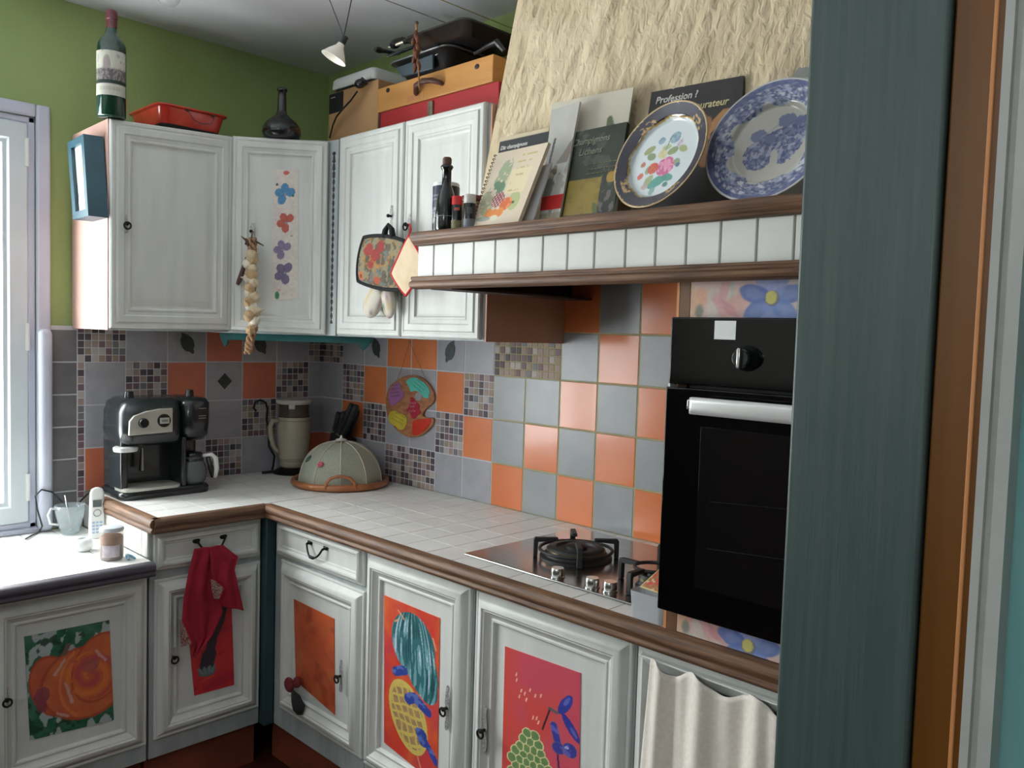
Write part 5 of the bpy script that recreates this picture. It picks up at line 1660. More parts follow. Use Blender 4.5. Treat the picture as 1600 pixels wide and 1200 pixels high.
b = MB(); n = 120; m_ = 22
vs = [dome(off_a + 2 * math.pi * i / n, j / m_ * .93) for j in range(m_ + 1) for i in range(n)]
b.add(vs, [(j * n + i, j * n + (i + 1) % n, (j + 1) * n + (i + 1) % n, (j + 1) * n + i) for j in range(m_) for i in range(n)])
b.build('mesh_dome', mat('beige_netting', (164, 166, 148), (152, 154, 138), rough=.85, scale=160, bump=.3, bscale=420, bdist=.0008), c, angle=180, solid=.0015)
for k in range(NS):
    a = off_a + 2 * math.pi * k / NS
    MB().tube([dome(a, j / 20 * .95) + (dome(a, j / 20 * .95) - P).normalized() * .0012 for j in range(21)], .0020, 6).build('seam', mat('pale_seam_tape', (196, 194, 178), None, rough=.8), c, angle=180)
b = MB(); b.tube([dome(2 * math.pi * i / 60, .0) + V3(0, 0, .001) for i in range(60)], .0028, 6, closed=True); b.build('hem', mat('pale_seam_tape', (196, 194, 178), None), c, angle=180)
b = MB(); b.lathe([(0, .165), (.020, .165), (.022, .168), (.019, .172), (.006, .175), (.003, .186), (0, .187)], P, 24); b.build('top_button', mat('pale_button', (206, 204, 196), None, rough=.5), c, angle=50)
def on_dome(u_off, t, r, col, nm, sx=1.0):
    a = off_a + u_off; Q = dome(a, t); nrm = (Q - P - V3(0, 0, -.0)).normalized(); b = MB()
    M = Vector((0, 0, 1)).rotation_difference(nrm).to_matrix().to_4x4()
    if nm == 'fabric_flower':
        for k in range(6): b.ball(Q + nrm * .003 + (M @ V3(r * .55 * math.cos(k * 1.047), r * .55 * math.sin(k * 1.047), 0)), (r * .45, r * .45, .003), 10)
        b.ball(Q + nrm * .004, (r * .4, r * .4, .004), 10)
    else: b.ball(Q + nrm * .002, (r, r * .9, .002), 14, M=M)
    b.build(nm, col, c, angle=180)
on_dome(-.55, .34, .014, mat('pink_fabric', (206, 104, 116), None, rough=.8), 'fabric_flower')
on_dome(-1.15, .40, .016, mat('green_fabric', (78, 108, 92), None, rough=.8), 'fabric_leaf')

# ------------------------------------------------------------------ knife block
P = V3(-.062, -.205, .9005)
c = thing('knife_block', 'dark knife block with black-handled knives behind the food cover', 'knife block', P)
rk, dk = V3(0, -1, 0), V3(1, 0, 0)
q0 = [P - rk * .045 - dk * .045, P + rk * .03 - dk * .045, P + rk * .03 + dk * .045, P - rk * .045 + dk * .045]
t0 = [P + V3(0, 0, .17) + rk * .010 - dk * .04, P + V3(0, 0, .145) + rk * .085 - dk * .04, P + V3(0, 0, .145) + rk * .085 + dk * .035, P + V3(0, 0, .17) + rk * .010 + dk * .035]
b = MB(); b.hexa(q0, t0); b.build('block', mat('dark_stained_block', (40, 34, 32), None, rough=.5), c, bevel=.004)
tc_ = (t0[0] + t0[2]) / 2
KL = ['shortest black knife handle at the left of the knife block', 'black knife handle second from the left in the knife block', 'long black knife handle rising in front, towards the palette', 'longest black knife handle leaning furthest right in the block', 'short black knife handle at the back left of the block', 'black knife handle rising right, lower than its two long neighbours']
for ki, (off, dd_, ln, lean) in enumerate(((-.026, -.026, .085, .35), (-.004, -.026, .10, .45), (.010, -.026, .155, .60), (.030, -.026, .165, .68), (-.020, .010, .09, .30), (.020, .008, .125, .55))):
    s0 = tc_ + rk * off + dk * dd_ + V3(0, 0, .006 - off * .34)
    dr_ = (rk * lean + V3(0, 0, 1)).normalized()
    kk = MB(); kk.tube([s0 + dr_ * .004, s0 + dr_ * ln * .12, s0 + dr_ * ln * .45, s0 + dr_ * ln * .8, s0 + dr_ * ln], [.0085, .0125, .011, .013, .010], 12)
    o = thing('kitchen_knife', KL[ki], 'knife', s0, 'black-handled knives in the block')
    kk.build('handle', M_blackmat, o, angle=180)
    bl = MB(); bl.tube([s0 - dr_ * .001, s0 + dr_ * .006], .009, 8); bl.build('collar', M_chrome, o)

# ------------------------------------------------------------------ painter's palette plaque
XW = -.0145
c = thing('palette_plaque', 'wooden painter palette plaque with paint blobs hanging on the tiled right wall', 'wall plaque', px(640, 635, 0, XW))
oz = lambda X, Y: px(590 + X / 10, 570 + Y / 10, 0, XW)
outl = [(300, 240), (400, 180), (510, 155), (620, 170), (730, 230), (820, 330), (875, 440), (890, 530), (860, 600), (800, 650), (740, 700), (705, 760), (715, 815), (780, 830), (850, 820), (880, 860), (860, 930), (800, 1010), (720, 1080), (620, 1125), (520, 1140), (420, 1110), (320, 1040), (220, 930), (150, 800), (125, 650), (130, 500), (160, 380), (220, 300)]
def smooth_poly(p, it=2):
    for _ in range(it):
        q = []
        for i in range(len(p)):
            a, b_ = p[i], p[(i + 1) % len(p)]
            q += [(a[0] * .75 + b_[0] * .25, a[1] * .75 + b_[1] * .25), (a[0] * .25 + b_[0] * .75, a[1] * .25 + b_[1] * .75)]
        p = q
    return p
def yz(p): return [(oz(*q).y, oz(*q).z) for q in p]
b = MB(); b.prism(yz(smooth_poly(outl)), XW, XW + .009, axes=(1, 2, 0))
b.build('wooden_board', mat('varnished_pine_board', (176, 122, 84), (146, 92, 58), rough=.4, scale=14, stretch=(1, 2, 5)), c, angle=40)
hole = [(640 + 55 * math.cos(a), 495 + 65 * math.sin(a)) for a in [2 * math.pi * i / 20 for i in range(20)]]
b = MB(); b.prism(yz(hole), XW - .0008, XW, axes=(1, 2, 0)); b.build('thumb_hole', mat('grey_hole', (150, 150, 152), None), c)
blobs = [('turquoise', (92, 196, 180), [(440, 260), (520, 200), (620, 195), (680, 250), (740, 280), (800, 360), (825, 440), (800, 470), (810, 520), (730, 520), (690, 460), (640, 420), (580, 400), (520, 430), (500, 360), (480, 320)]),
         ('violet', (164, 108, 160), [(230, 340), (290, 280), (340, 270), (370, 330), (360, 380), (420, 440), (400, 520), (350, 560), (300, 600), (240, 650), (190, 600), (170, 500), (190, 420)]),
         ('yellow', (206, 184, 62), [(180, 760), (240, 710), (300, 720), (330, 750), (430, 780), (470, 850), (450, 950), (400, 1020), (330, 1010), (290, 960), (230, 940), (170, 860)]),
         ('crimson', (176, 34, 60), [(520, 500), (560, 510), (600, 580), (660, 620), (650, 700), (690, 740), (620, 800), (570, 860), (530, 820), (510, 740), (440, 720), (500, 660)]),
         ('scarlet', (206, 56, 36), [(540, 880), (640, 850), (760, 840), (845, 835), (830, 920), (770, 1000), (690, 1070), (600, 1110), (530, 1080), (550, 980)])]
for nm, col, poly in blobs:
    b = MB(); b.prism(yz(smooth_poly(poly, 1)), XW - .0022, XW, axes=(1, 2, 0))
    b.build('%s_paint_blob' % nm, mat('%s_paint' % nm, col, tuple(int(x * .92) for x in col), rough=.35, scale=20), c, bevel=.0008)
b = MB()      # handwriting strokes on the blobs
def strokes(cx, cy, rows, w, ang, dy=55, h=14):
    for r in range(rows):
        pts = []
        for i in range(15):
            a = (i / 14 - .5) * w; hh = h * math.sin(i * 2.4 + r) ; X = cx + a * math.cos(ang) - (r - rows / 2) * dy * math.sin(ang); Y = cy + a * math.sin(ang) + (r - rows / 2) * dy * math.cos(ang) + hh
            p = oz(X, Y); pts.append((XW - .0026, p.y, p.z))
        b.tube(pts, .00045, 4)
strokes(660, 330, 4, 200, .7, 50); strokes(280, 430, 4, 150, -.15); strokes(330, 860, 3, 180, .5)
b.build('dark_handwriting', mat('ink_lines', (60, 90, 100), None), c)
b = MB()
for X, Y, t_ in ((515, 600, 0), (515, 655, 1), (500, 725, 2)):
    for k in range(4 - (t_ == 1)):
        p1, p2 = oz(X + k * 27, Y - 16), oz(X + k * 27 + 6, Y + 16); b.tube([(XW - .0026, p1.y, p1.z), (XW - .0026, p2.y, p2.z)], .0006, 4)
        p1, p2 = oz(X + k * 27, Y - 14 + 10 * (k % 2)), oz(X + k * 27 + 18, Y - 14 + 12 * (k % 2)); b.tube([(XW - .0026, p1.y, p1.z), (XW - .0026, p2.y, p2.z)], .0006, 4)
b.build('white_handwriting', mat('white_print', (200, 200, 200), None), c)
b = MB(); H = px(640, 534, 0, XW + .003)
b.tube([oz(310, 225), px(628, 575, 0, XW), H, px(655, 570, 0, XW), oz(765, 255)], .0011, 6); b.build('hanging_cord', mat('hemp_cord', (150, 112, 70), None), c)
b = MB(); b.ball(H + V3(-.002, 0, 0), .004, 10); b.build('nail', M_chrome, c)

# ------------------------------------------------------------------ items on the sink worktop
ZS = .7755
P = px(108, 838, 2, ZS); P = V3(-1.045, -.105, ZS)
G_cup = glass('clear_cup_glass', (236, 242, 244), .22, .04)
c = thing('glass_cup', 'clear glass cup with handle on the sink worktop near the window', 'cup', P)
b = MB(); b.lathe([(0, .0), (.022, .0), (.026, .004), (.034, .03), (.043, .07), (.046, .098)], P, 36, close=False); b.build('cup_bowl', G_cup, c, angle=180, solid=.0022)
b = MB(); b.tube([P + V3(-.040, 0, .088), P + V3(-.062, -.012, .094), P + V3(-.072, -.016, .075), P + V3(-.064, -.013, .045), P + V3(-.036, -.002, .036)], .0036, 8); b.build('cup_handle', M_whitep, c, angle=180)
b = MB(); b.tube([P + V3(.005, 0, .006), P + V3(-.012, .01, .13)], [.004, .003], 8); b.ball(P + V3(.006, 0, .012), (.010, .007, .006), 10)
o = b.build('teaspoon', M_chrome, None, angle=180); tag(o, 'small spoon standing in the clear glass cup', 'spoon')
P = V3(-.998, -.215, ZS)
c = thing('cordless_phone', 'white cordless phone handset upright with small grey screen, against the worktop step', 'phone', P)
Mh = frame(P, (UA + V3(0, -.25, 0)), (NA + V3(-.25, 0, 0)))
b = MB(Mh)
loft(b, [[(x, z, y) for x, y, z in rr(-.024, .024, -.012, .012, zz, .010)] for zz in (.0, .004)] , cap1=False)
b = MB(Mh); secs = []
for zz, w_, d_ in ((0, .024, .011), (.004, .0255, .012), (.07, .0235, .011), (.12, .0225, .010), (.150, .0215, .009), (.163, .016, .008), (.168, .006, .006)):
    secs.append([(x, zz, y) for x, y, z in rr(-w_, w_, -d_, d_, 0, min(w_, d_) * .9)])
loft(b, secs); b.build('handset', M_whitep, c, angle=60)
b = MB(Mh); b.box(-.013, .013, .105, .128, .0105, .0122); b.build('screen', mat('grey_lcd', (92, 104, 104), None, rough=.2), c)
b = MB(Mh); b.tube([(.011 * math.cos(a), .085 + .011 * math.sin(a), .0118) for a in [2 * math.pi * i / 20 for i in range(20)]], .0012, 6, closed=True); b.build('round_key', mat('grey_print', (120, 126, 130), None), c)
b = MB(Mh)
for r in range(4):
    for k in range(3): b.box(-.015 + k * .011, -.007 + k * .011, .018 + r * .011, .024 + r * .011, .0115, .0128)
b.build('keypad', mat('pale_blue_keys', (150, 176, 206), None), c)
P = V3(-1.055, -.50, ZS)
c = thing('candle_jar', 'glass jar of brown candle wax with a pale lid on the sink worktop', 'jar', P)
b = MB(); b.lathe([(0, 0), (.029, 0), (.033, .004), (.034, .02), (.034, .078), (.031, .086)], P, 40, close=False); b.build('jar_glass', glass('jar_glass', (228, 226, 222), .25, .05), c, angle=60)
b = MB(); b.lathe([(0, .003), (.030, .003), (.0315, .010), (.0315, .045), (0, .045)], P, 36); b.build('brown_wax', mat('greyish_wax', (140, 116, 112), None, rough=.5), c, angle=50)
b = MB(); b.lathe([(0, .0455), (.0315, .0455), (.0315, .068), (.029, .072), (0, .072)], P, 36); b.build('orange_wax', mat('orange_brown_wax', (176, 118, 84), None, rough=.5), c, angle=50)
b = MB(); b.lathe([(0, .086), (.0335, .086), (.0345, .090), (.032, .098), (.020, .101), (0, .101)], P, 36); b.build('jar_lid', mat('pale_grey_lid', (190, 196, 202), None, rough=.3), c, angle=50)
vb = math.atan2(CAM.y - P.y, CAM.x - P.x)
b = MB(); b.grid(lambda s, t: P + V3(.0350 * math.cos(vb + (s - .55) * 1.5), .0350 * math.sin(vb + (s - .55) * 1.5), .012 + .036 * t), 20, 8); b.build('paper_label', mat('pale_paper', (206, 200, 206), (180, 168, 176), rough=.7, scale=40), c, angle=180)
P = px(202, 873, 2, ZS); P.z = ZS + .007
c = thing('peg_clip', 'pale blue plastic clip lying near the front edge of the sink worktop', 'clip', P)
d_ = (px(212, 878, 2, ZS) - px(194, 864, 2, ZS)); d_.z = 0; d_.normalize(); w_ = V3(-d_.y, d_.x, 0)
for sg in (-1, 1):
    b = MB(); b.tube([P - d_ * .026 + w_ * .002 * sg, P + w_ * .006 * sg, P + d_ * .024 + w_ * .009 * sg + V3(0, 0, -.002)], [.0035, .005, .0035], 8); b.build('jaw', mat('light_blue_plastic', (128, 176, 200), None, rough=.35), c, angle=180)
P = px(133, 860, 2, ZS); P.z = ZS; P.x -= .004
c = thing('small_white_pot', 'small white glazed pot between glass cup and candle jar', 'pot', P)
MB().lathe([(0, 0), (.018, 0), (.026, .010), (.028, .026), (.022, .036), (.018, .038), (.017, .034), (0, .030)], P, 28).build('pot_body', mat('white_glaze', (216, 220, 222), None, rough=.2), c, angle=60)
b = MB(); b.tube([px(40, 842, 2, ZS + .004), px(62, 830, 2, ZS + .004), px(66, 822, 1, -.06), px(58, 795, 1, -.055), px(55, 775, 1, -.05), px(65, 765, 1, -.05), px(82, 769, 1, -.05), px(96, 783, 1, -.05), px(106, 795, 1, -.05)], .0028, 8)
o = b.build('black_cable', M_black, None, angle=180); tag(o, 'black cable looping up beside the window frame into the glass cup', 'cable')

# ------------------------------------------------------------------ things on the hood shelf
def shelf_pt(u, v, x): P = px(u, v, 0, x); return V3(x, P.y, SZ + .0005)


P = shelf_pt(696, 350, -.540)
c = thing('blue_tin', 'dark blue cylindrical tin with white lid behind the corked bottle on the hood shelf', 'tin', P)


def fn_tin(x, y, z):
    C = base_col(x, (44, 44, 84), (36, 40, 60), y); put(C, y < .52, (40, 46, 52)); put(C, (x < .38) & (y < .55) & (y > .2) & (fbm(x * 30, y * 30, 3) > .45), (170, 176, 180), .9)
    put(C, (x < .4) & (np.abs(y - .72) < .02) | (x < .38) & (np.abs(y - .80) < .015), (150, 150, 170), .8); put(C, (y < .12), (120, 130, 130), .5); put(C, (x > .6) & (np.abs(y - .55) < .03), (140, 130, 100), .7); return C


r_ = .0355
va = math.atan2(CAM.y - P.y, CAM.x - P.x)
b = MB(); b.grid(lambda s, t: P + V3(r_ * math.cos(va + math.pi - s * 2 * math.pi), r_ * math.sin(va + math.pi - s * 2 * math.pi), .124 * t)[:] if False else P + V3(r_ * math.cos(va - math.pi + s * 2 * math.pi), r_ * math.sin(va - math.pi + s * 2 * math.pi), .124 * t), 72, 50)
b.build('tin_body', painted('painted_35', .35), c, angle=180, color=lambda x, y, z: fn_tin(x * 2 - .5, y, z))
b = MB(); b.lathe([(0, .0), (r_ - .001, 0), (r_ - .001, .123), (.0345, .1245), (.0345, .131), (.033, .134), (0, .134)], P, 40); b.build('tin_lid', M_whitep, c, angle=50)
P = shelf_pt(696, 362, -.602)
c = thing('oil_bottle', 'black oil bottle with a cork stopper at the left end of the hood shelf', 'bottle', P)
b = MB(); b.lathe([(0, 0), (.0255, 0), (.027, .004), (.027, .040), (.026, .060), (.022, .084), (.0165, .102), (.0125, .112), (.0118, .125), (.0115, .150), (.0135, .152), (.0165, .158), (.0135, .163), (.010, .163), (0, .16)], P, 36)
b.build('bottle_body', mat('black_bottle_glass', (18, 22, 22), None, rough=.15, coat=.4), c, angle=60)
b = MB(); b.lathe([(0, .1605), (.0095, .1605), (.0115, .168), (.0115, .178), (.009, .182), (0, .183)], P, 24); b.build('cork_stopper', mat('brown_cork', (112, 84, 70), (92, 68, 58), rough=.8, scale=60), c, angle=50)
b = MB(); b.lathe([(.0273, .033), (.0276, .034), (.0273, .035)], P, 36, close=False); b.build('label_line', mat('grey_print', (120, 126, 130), None), c)
SPB = shelf_pt(713, 361, -.600)
def spice(P, lab, capm, r, mids):
    c = thing('spice_jar', lab, 'spice jar', P)
    b = MB(); b.lathe([(0, 0), (r, 0), (r, .022), (0, .022)], P, 28); b.build('spice_content', mids[0], c, angle=50)
    b = MB(); b.lathe([(0, .0222), (r, .0222), (r, .056), (r * .93, .060), (0, .060)], P, 28); b.build('jar_label', mids[1], c, angle=50)
    b = MB(); b.lathe([(0, .0605), (r * .98, .0605), (r * .98, .080), (r * .9, .082), (0, .082)], P, 28); b.build('jar_cap', capm, c, angle=50)
    vv = math.atan2(CAM.y - P.y, CAM.x - P.x)
    b = MB(); b.grid(lambda s, t: P + V3((r + .0004) * math.cos(vv + (s - .5) * 1.0), (r + .0004) * math.sin(vv + (s - .5) * 1.0), .046 + .007 * t if mids[2] == 1 else .034 + .016 * t), 10, 4)
    b.build('label_mark', mids[3], c, angle=180)
spice(SPB, 'small spice jar with bright red cap on the hood shelf', mat('red_cap_plastic', (204, 36, 44), None, rough=.4), .0135, (mat('olive_herbs', (132, 128, 92), (116, 110, 76), rough=.6, scale=80), M_black, 1, mat('salmon_mark', (200, 100, 90), None)))
spice(shelf_pt(733, 358, -.600), 'small spice jar with white cap partly behind the spiral cookbook', mat('white_cap_plastic', (206, 204, 198), None, rough=.4), .0150, (mat('grey_spice', (112, 118, 124), None, rough=.6), M_black, 0, mat('dim_mark', (78, 84, 88), None)))
P = shelf_pt(738, 345, -.530)
c = thing('glass_jar', 'squat jar with dark red lid behind the spice jars', 'jar', P)
b = MB(); b.lathe([(0, 0), (.030, 0), (.032, .004), (.032, .072), (.028, .078), (0, .078)], P, 32); b.build('jar_body', mat('beige_jar_content', (186, 160, 120), (150, 96, 76), rough=.3, scale=9), c, angle=50)
b = MB(); b.lathe([(0, .0785), (.030, .0785), (.031, .082), (.031, .090), (.029, .093), (0, .093)], P, 32); b.build('jar_lid', mat('dark_red_lid', (128, 52, 62), None, rough=.4), c, angle=50)

def nl(d): return V3(-math.cos(math.radians(d)), 0, math.sin(math.radians(d)))
NL = nl(19)
def LP(x): return V3(x, 0, SZ + .001)          # leaning planes start on the shelf at this depth


def leanquad(pix, x, nrm=None, drop=True):
    nrm = nrm or NL
    q = [ppx(u, v, LP(x), nrm) for u, v in pix]
    if drop:
        for i in (0, 1): 
            k = (SZ + .0015 - q[i].z); up = (q[3 - i] - q[i]).normalized(); q[i] = q[i] + up * (k / up.z)
    return q


# open paper behind everything
c = thing('cream_poster', 'tall cream sheet with a pale blue strip leaning on the plaster behind the mushroom books', 'paper sheet', LP(-.50) + V3(0, -1.85, 0))


def fn_sheet(x, y):
    C = base_col(x, (206, 200, 184), (192, 188, 170), fbm(x * 5, y * 4, 4)); asp = .8
    put(C, x > .60, (176, 184, 180)); put(C, (x > .63) & (x < .69) & (np.abs(np.sin(y * 60)) > .35) & (y > .4), (112, 130, 140), .7)
    put(C, ell(x, y, .44, .70, .03, .11, 8) < 1, (96, 106, 76)); return C


board('sheet', leanquad(((852, 342), (960, 332), (990, 136), (862, 162)), -.492), NL, .003, fn_sheet, c, 70, 80, .6)
M_text = mat('white_title_ink', (196, 196, 190), None, rough=.6)
# Dix champignons
c = thing('mushroom_book', 'book titled Dix champignons, cream cover with dark title band behind the cookbook', 'book', LP(-.535) + V3(0, -1.65, 0))
q = leanquad(((762, 352), (845, 342), (858, 199), (782, 216)), -.478)


def fn_dix(x, y):
    C = base_col(x, (208, 196, 168), (196, 182, 150), fbm(x * 4, y * 4, 3)); put(C, (y > .82) & (y < .965), (52, 54, 56)); put(C, (y > .76) & (y < .775), (70, 66, 60)); return C


o = board('cover', q, NL, .012, fn_dix, c, 50, 90, .5)
def text_on(q, s, t, body, size, m, parent, sx=1.0, nrm=None, lift=.0008, off=0.0004):
    nrm = nrm or NL; P = bilin(q, s, t) + Vector(nrm) * lift; U = (bilin(q, s + .1, t) - bilin(q, s, t))
    nn = Vector(nrm).normalized(); U.normalize(); V = nn.cross(U).normalized()
    M = Matrix.Identity(4)
    for i, a in enumerate((U, V, nn)):
        for k in range(3): M[k][i] = a[k]
    M.translation = P
    return text_part('title_text', body, M, size, off, m, parent, sx=sx)
text_on(q, .04, .865, 'Dix champignons', .0165, M_text, c, sx=.86)
# plastic sleeve
NL = nl(22)
c = thing('plastic_sleeve', 'clear plastic sleeve of papers with a red band between the cookbook and the dark book', 'plastic sleeve', LP(-.565) + V3(0, -1.76, 0))


def fn_sleeve(x, y):
    C = base_col(x, (196, 196, 186), (176, 176, 168), fbm(x * 9, y * 5, 4))
    put(C, seg(x, y, .30, .95, .10, .45) < .035 + .02 * np.sin(y * 6), (120, 108, 92), .8); put(C, (seg(x, y, .05, .72, .02, .42) < .008), (50, 50, 54))
    put(C, (fbm(x * 22, y * 8, 9) > .6) & (y < .5), (222, 224, 224), .8); put(C, (fbm(x * 20, y * 9, 19) > .62) & (y < .6), (120, 124, 122), .7)
    put(C, (y > .12) & (y < .24), (196, 48, 46)); put(C, y < .10, (150, 146, 120), .7); return C


board('sleeve_front', leanquad(((842, 347), (873, 344), (906, 158), (862, 172)), -.540), NL, .006, fn_sleeve, c, 50, 120, .2, coat=.5)
c = thing('loose_paper', 'folded white paper leaning behind the right edge of the spiral cookbook', 'paper', LP(-.585) + V3(0, -1.69, 0))
board('paper', leanquad(((808, 350), (832, 347), (862, 254), (838, 262)), -.572), NL, .004, lambda x, y: base_col(x, (196, 194, 192), (182, 180, 182), fbm(x * 6, y * 6, 3)), c, 20, 30, .6)

# spiral cookbook
c = thing('spiral_cookbook', 'spiral-bound cream cookbook with painted vegetables on its cover at the left of the hood shelf', 'book', LP(-.605) + V3(0, -1.58, 0))
q = leanquad(((735, 358), (808, 350), (857, 222), (776, 240)), -.600)


def fn_cook(x, y):
    C = base_col(x, (226, 212, 188), (216, 202, 176), fbm(x * 3, y * 3, 3)); asp = .74
    n = fbm(x * 16, y * 16, 5)
    put(C, (ell(x, y, .24, .66, .10, .24, -8) < 1) & (n > .42), (150, 168, 130), .85); put(C, (ell(x, y, .22, .50, .12, .10) < 1) & (n > .45), (96, 136, 110), .85)
    put(C, (ell(x, y, .13, .30, .10, .18, 20) < 1) & (n > .4), (160, 170, 130), .7)
    put(C, ell(x, y, .56, .30, .09, .12, 10) < 1, (176, 188, 130), .85); put(C, (ell(x, y, .56, .28, .02, .02) < 1), (80, 90, 60))
    put(C, (ell(x, y, .30, .34, .10, .10) < 1), (150, 70, 80)); put(C, (ell(x, y, .30, .34, .10, .10) < 1) & (np.sin(x * 130) * np.sin(y * 120) > .2), (232, 206, 196))
    put(C, ell(x, y, .45, .27, .09, .085, 20) < 1, (214, 110, 62)); put(C, (ell(x, y, .45, .27, .09, .085, 20) < 1) & (fbm(x * 24, y * 24, 8) > .55), (232, 150, 90))
    for cx, cy in ((.22, .17), (.31, .16), (.40, .17)): put(C, ell(x, y, cx, cy, .055, .06) < 1, (226, 140, 70))
    put(C, ell(x, y, .33, .10, .06, .04) < 1, (226, 222, 190)); put(C, (ell(x, y, .16, .10, .12, .03) < 1), (150, 160, 150), .8)
    put(C, (x > .36) & (x < .66) & (y > .40) & (y < .72), (232, 218, 176), .8)
    for r, (a, b_) in enumerate(((.44, .68), (.40, .62), (.42, .60), (.44, .56), (.40, .44), (.40, .58))):
        yy = .90 - r * .085 - (.03 if r > 3 else 0); put(C, (x > a) & (x < b_) & (np.abs(y - yy) < .012) & (fbm(x * 60, y * 20, 6) > .42), (196, 176, 110), .8)
    return C


board('cover', q, NL, .010, fn_cook, c, 90, 120, .45)
M_bind = mat('maroon_wire_binding', (92, 48, 44), None, rough=.4)
b = MB()
for i in range(20):
    P = bilin(q, .012, .03 + .94 * i / 19) + NL * .0; U = (q[1] - q[0]).normalized()
    b.tube([P - U * .004 + U * .006 * math.cos(a) + NL * (-.005 + .0085 * math.sin(a)) for a in [2 * math.pi * k / 12 for k in range(12)]], .0011, 5, closed=True)
o = b.build('wire_binding', M_bind, c, angle=180)

# Champignons lichens
c = thing('mushroom_book', 'dark green book titled Champignons Lichens in a clear stand, middle of the hood shelf', 'book', LP(-.575) + V3(0, -1.9, 0))
q = leanquad(((868, 345), (957, 338), (980, 190), (893, 208)), -.530)


def fn_champ(x, y):
    C = base_col(x, (34, 42, 34), (58, 66, 48), fbm(x * 6, y * 6, 3, 4)); asp = .66
    put(C, fbm(x * 8, y * 7, 23) > .62, (92, 98, 92), .6)
    put(C, (x > .08) & (x < .46) & (y > .08) & (y < .46) , (152, 132, 52)); put(C, (x > .08) & (x < .46) & (y > .08) & (y < .46) & (fbm(x * 8, y * 8, 9) > .6), (140, 120, 50))
    put(C, ell(x, y, .57, .44, .055, .06) < 1, (170, 140, 56)); put(C, (ell(x, y, .56, .20, .10, .13) < 1) & (fbm(x * 16, y * 12, 5) > .52), (120, 110, 112), .8); put(C, ell(x, y, .44, .12, .03, .08, 20) < 1, (84, 104, 60), .8)
    put(C, y < .05, (196, 200, 180)); put(C, x > .655, (110, 128, 118)); return C


board('cover', q, NL, .012, fn_champ, c, 80, 100, .35, coat=.3)
M_tdim = mat('faded_title_ink', (136, 140, 124), None)
text_on(q, .06, .835, 'Champignons', .0265, M_tdim, c, sx=.78)
text_on(q, .22, .715, 'Lichens', .0265, M_tdim, c, sx=.86)
M_text2 = mat('dull_yellow_ink', (140, 142, 104), None, rough=.6)
b = MB(); r5 = random.Random(2)
for t in (.60, .545, .50):
    s = .42
    while s < .93:
        l = r5.uniform(.03, .07); p1, p2 = bilin(q, s, t) + NL * .0009, bilin(q, min(s + l, .95), t + .002) + NL * .0009; b.tube([p1, p2], .0009, 4); s += l + .02
b.build('small_print', M_text2, c)

# black book behind the plates
NL = nl(19)
c = thing('restaurant_book', 'black book titled Profession ? Restaurateur behind the two plates', 'book', LP(-.50) + V3(0, -2.12, 0))
q = leanquad(((988, 338), (1150, 326), (1162, 118), (1018, 144)), -.462)


def fn_prof(x, y):
    C = base_col(x, (38, 38, 38), (46, 45, 44), fbm(x * 4, y * 4, 3)); asp = .72
    put(C, ell(x, y, .50, .55, .10, .20, 10) < 1, (156, 110, 70), .9); put(C, ell(x, y, .63, .62, .10, .16, -20) < 1, (176, 128, 80), .9); put(C, ell(x, y, .56, .42, .035, .2) < 1, (34, 32, 32)); return C


board('cover', q, NL, .014, fn_prof, c, 60, 80, .4)
text_on(q, .07, .895, 'Profession ?', .0255, M_text, c, sx=.92)
text_on(q, .36, .80, 'Restaurateur', .0255, mat('beige_title_ink', (190, 182, 140), None), c, sx=.92)
c = thing('white_booklet', 'white booklet with grey band standing behind the blue patterned plate', 'booklet', LP(-.485) + V3(0, -2.4, 0))
q = leanquad(((1180, 322), (1300, 312), (1312, 84), (1219, 95)), -.455)


def fn_bk(x, y):
    C = base_col(x, (196, 196, 186), (186, 188, 180), fbm(x * 5, y * 5, 3)); put(C, (y > .86) & (y < .94), (140, 142, 138)); put(C, (y > .83) & (y < .94) & (x > .045) & (x < .075), (90, 92, 92)); return C


board('cover', q, NL, .008, fn_bk, c, 40, 60, .6)


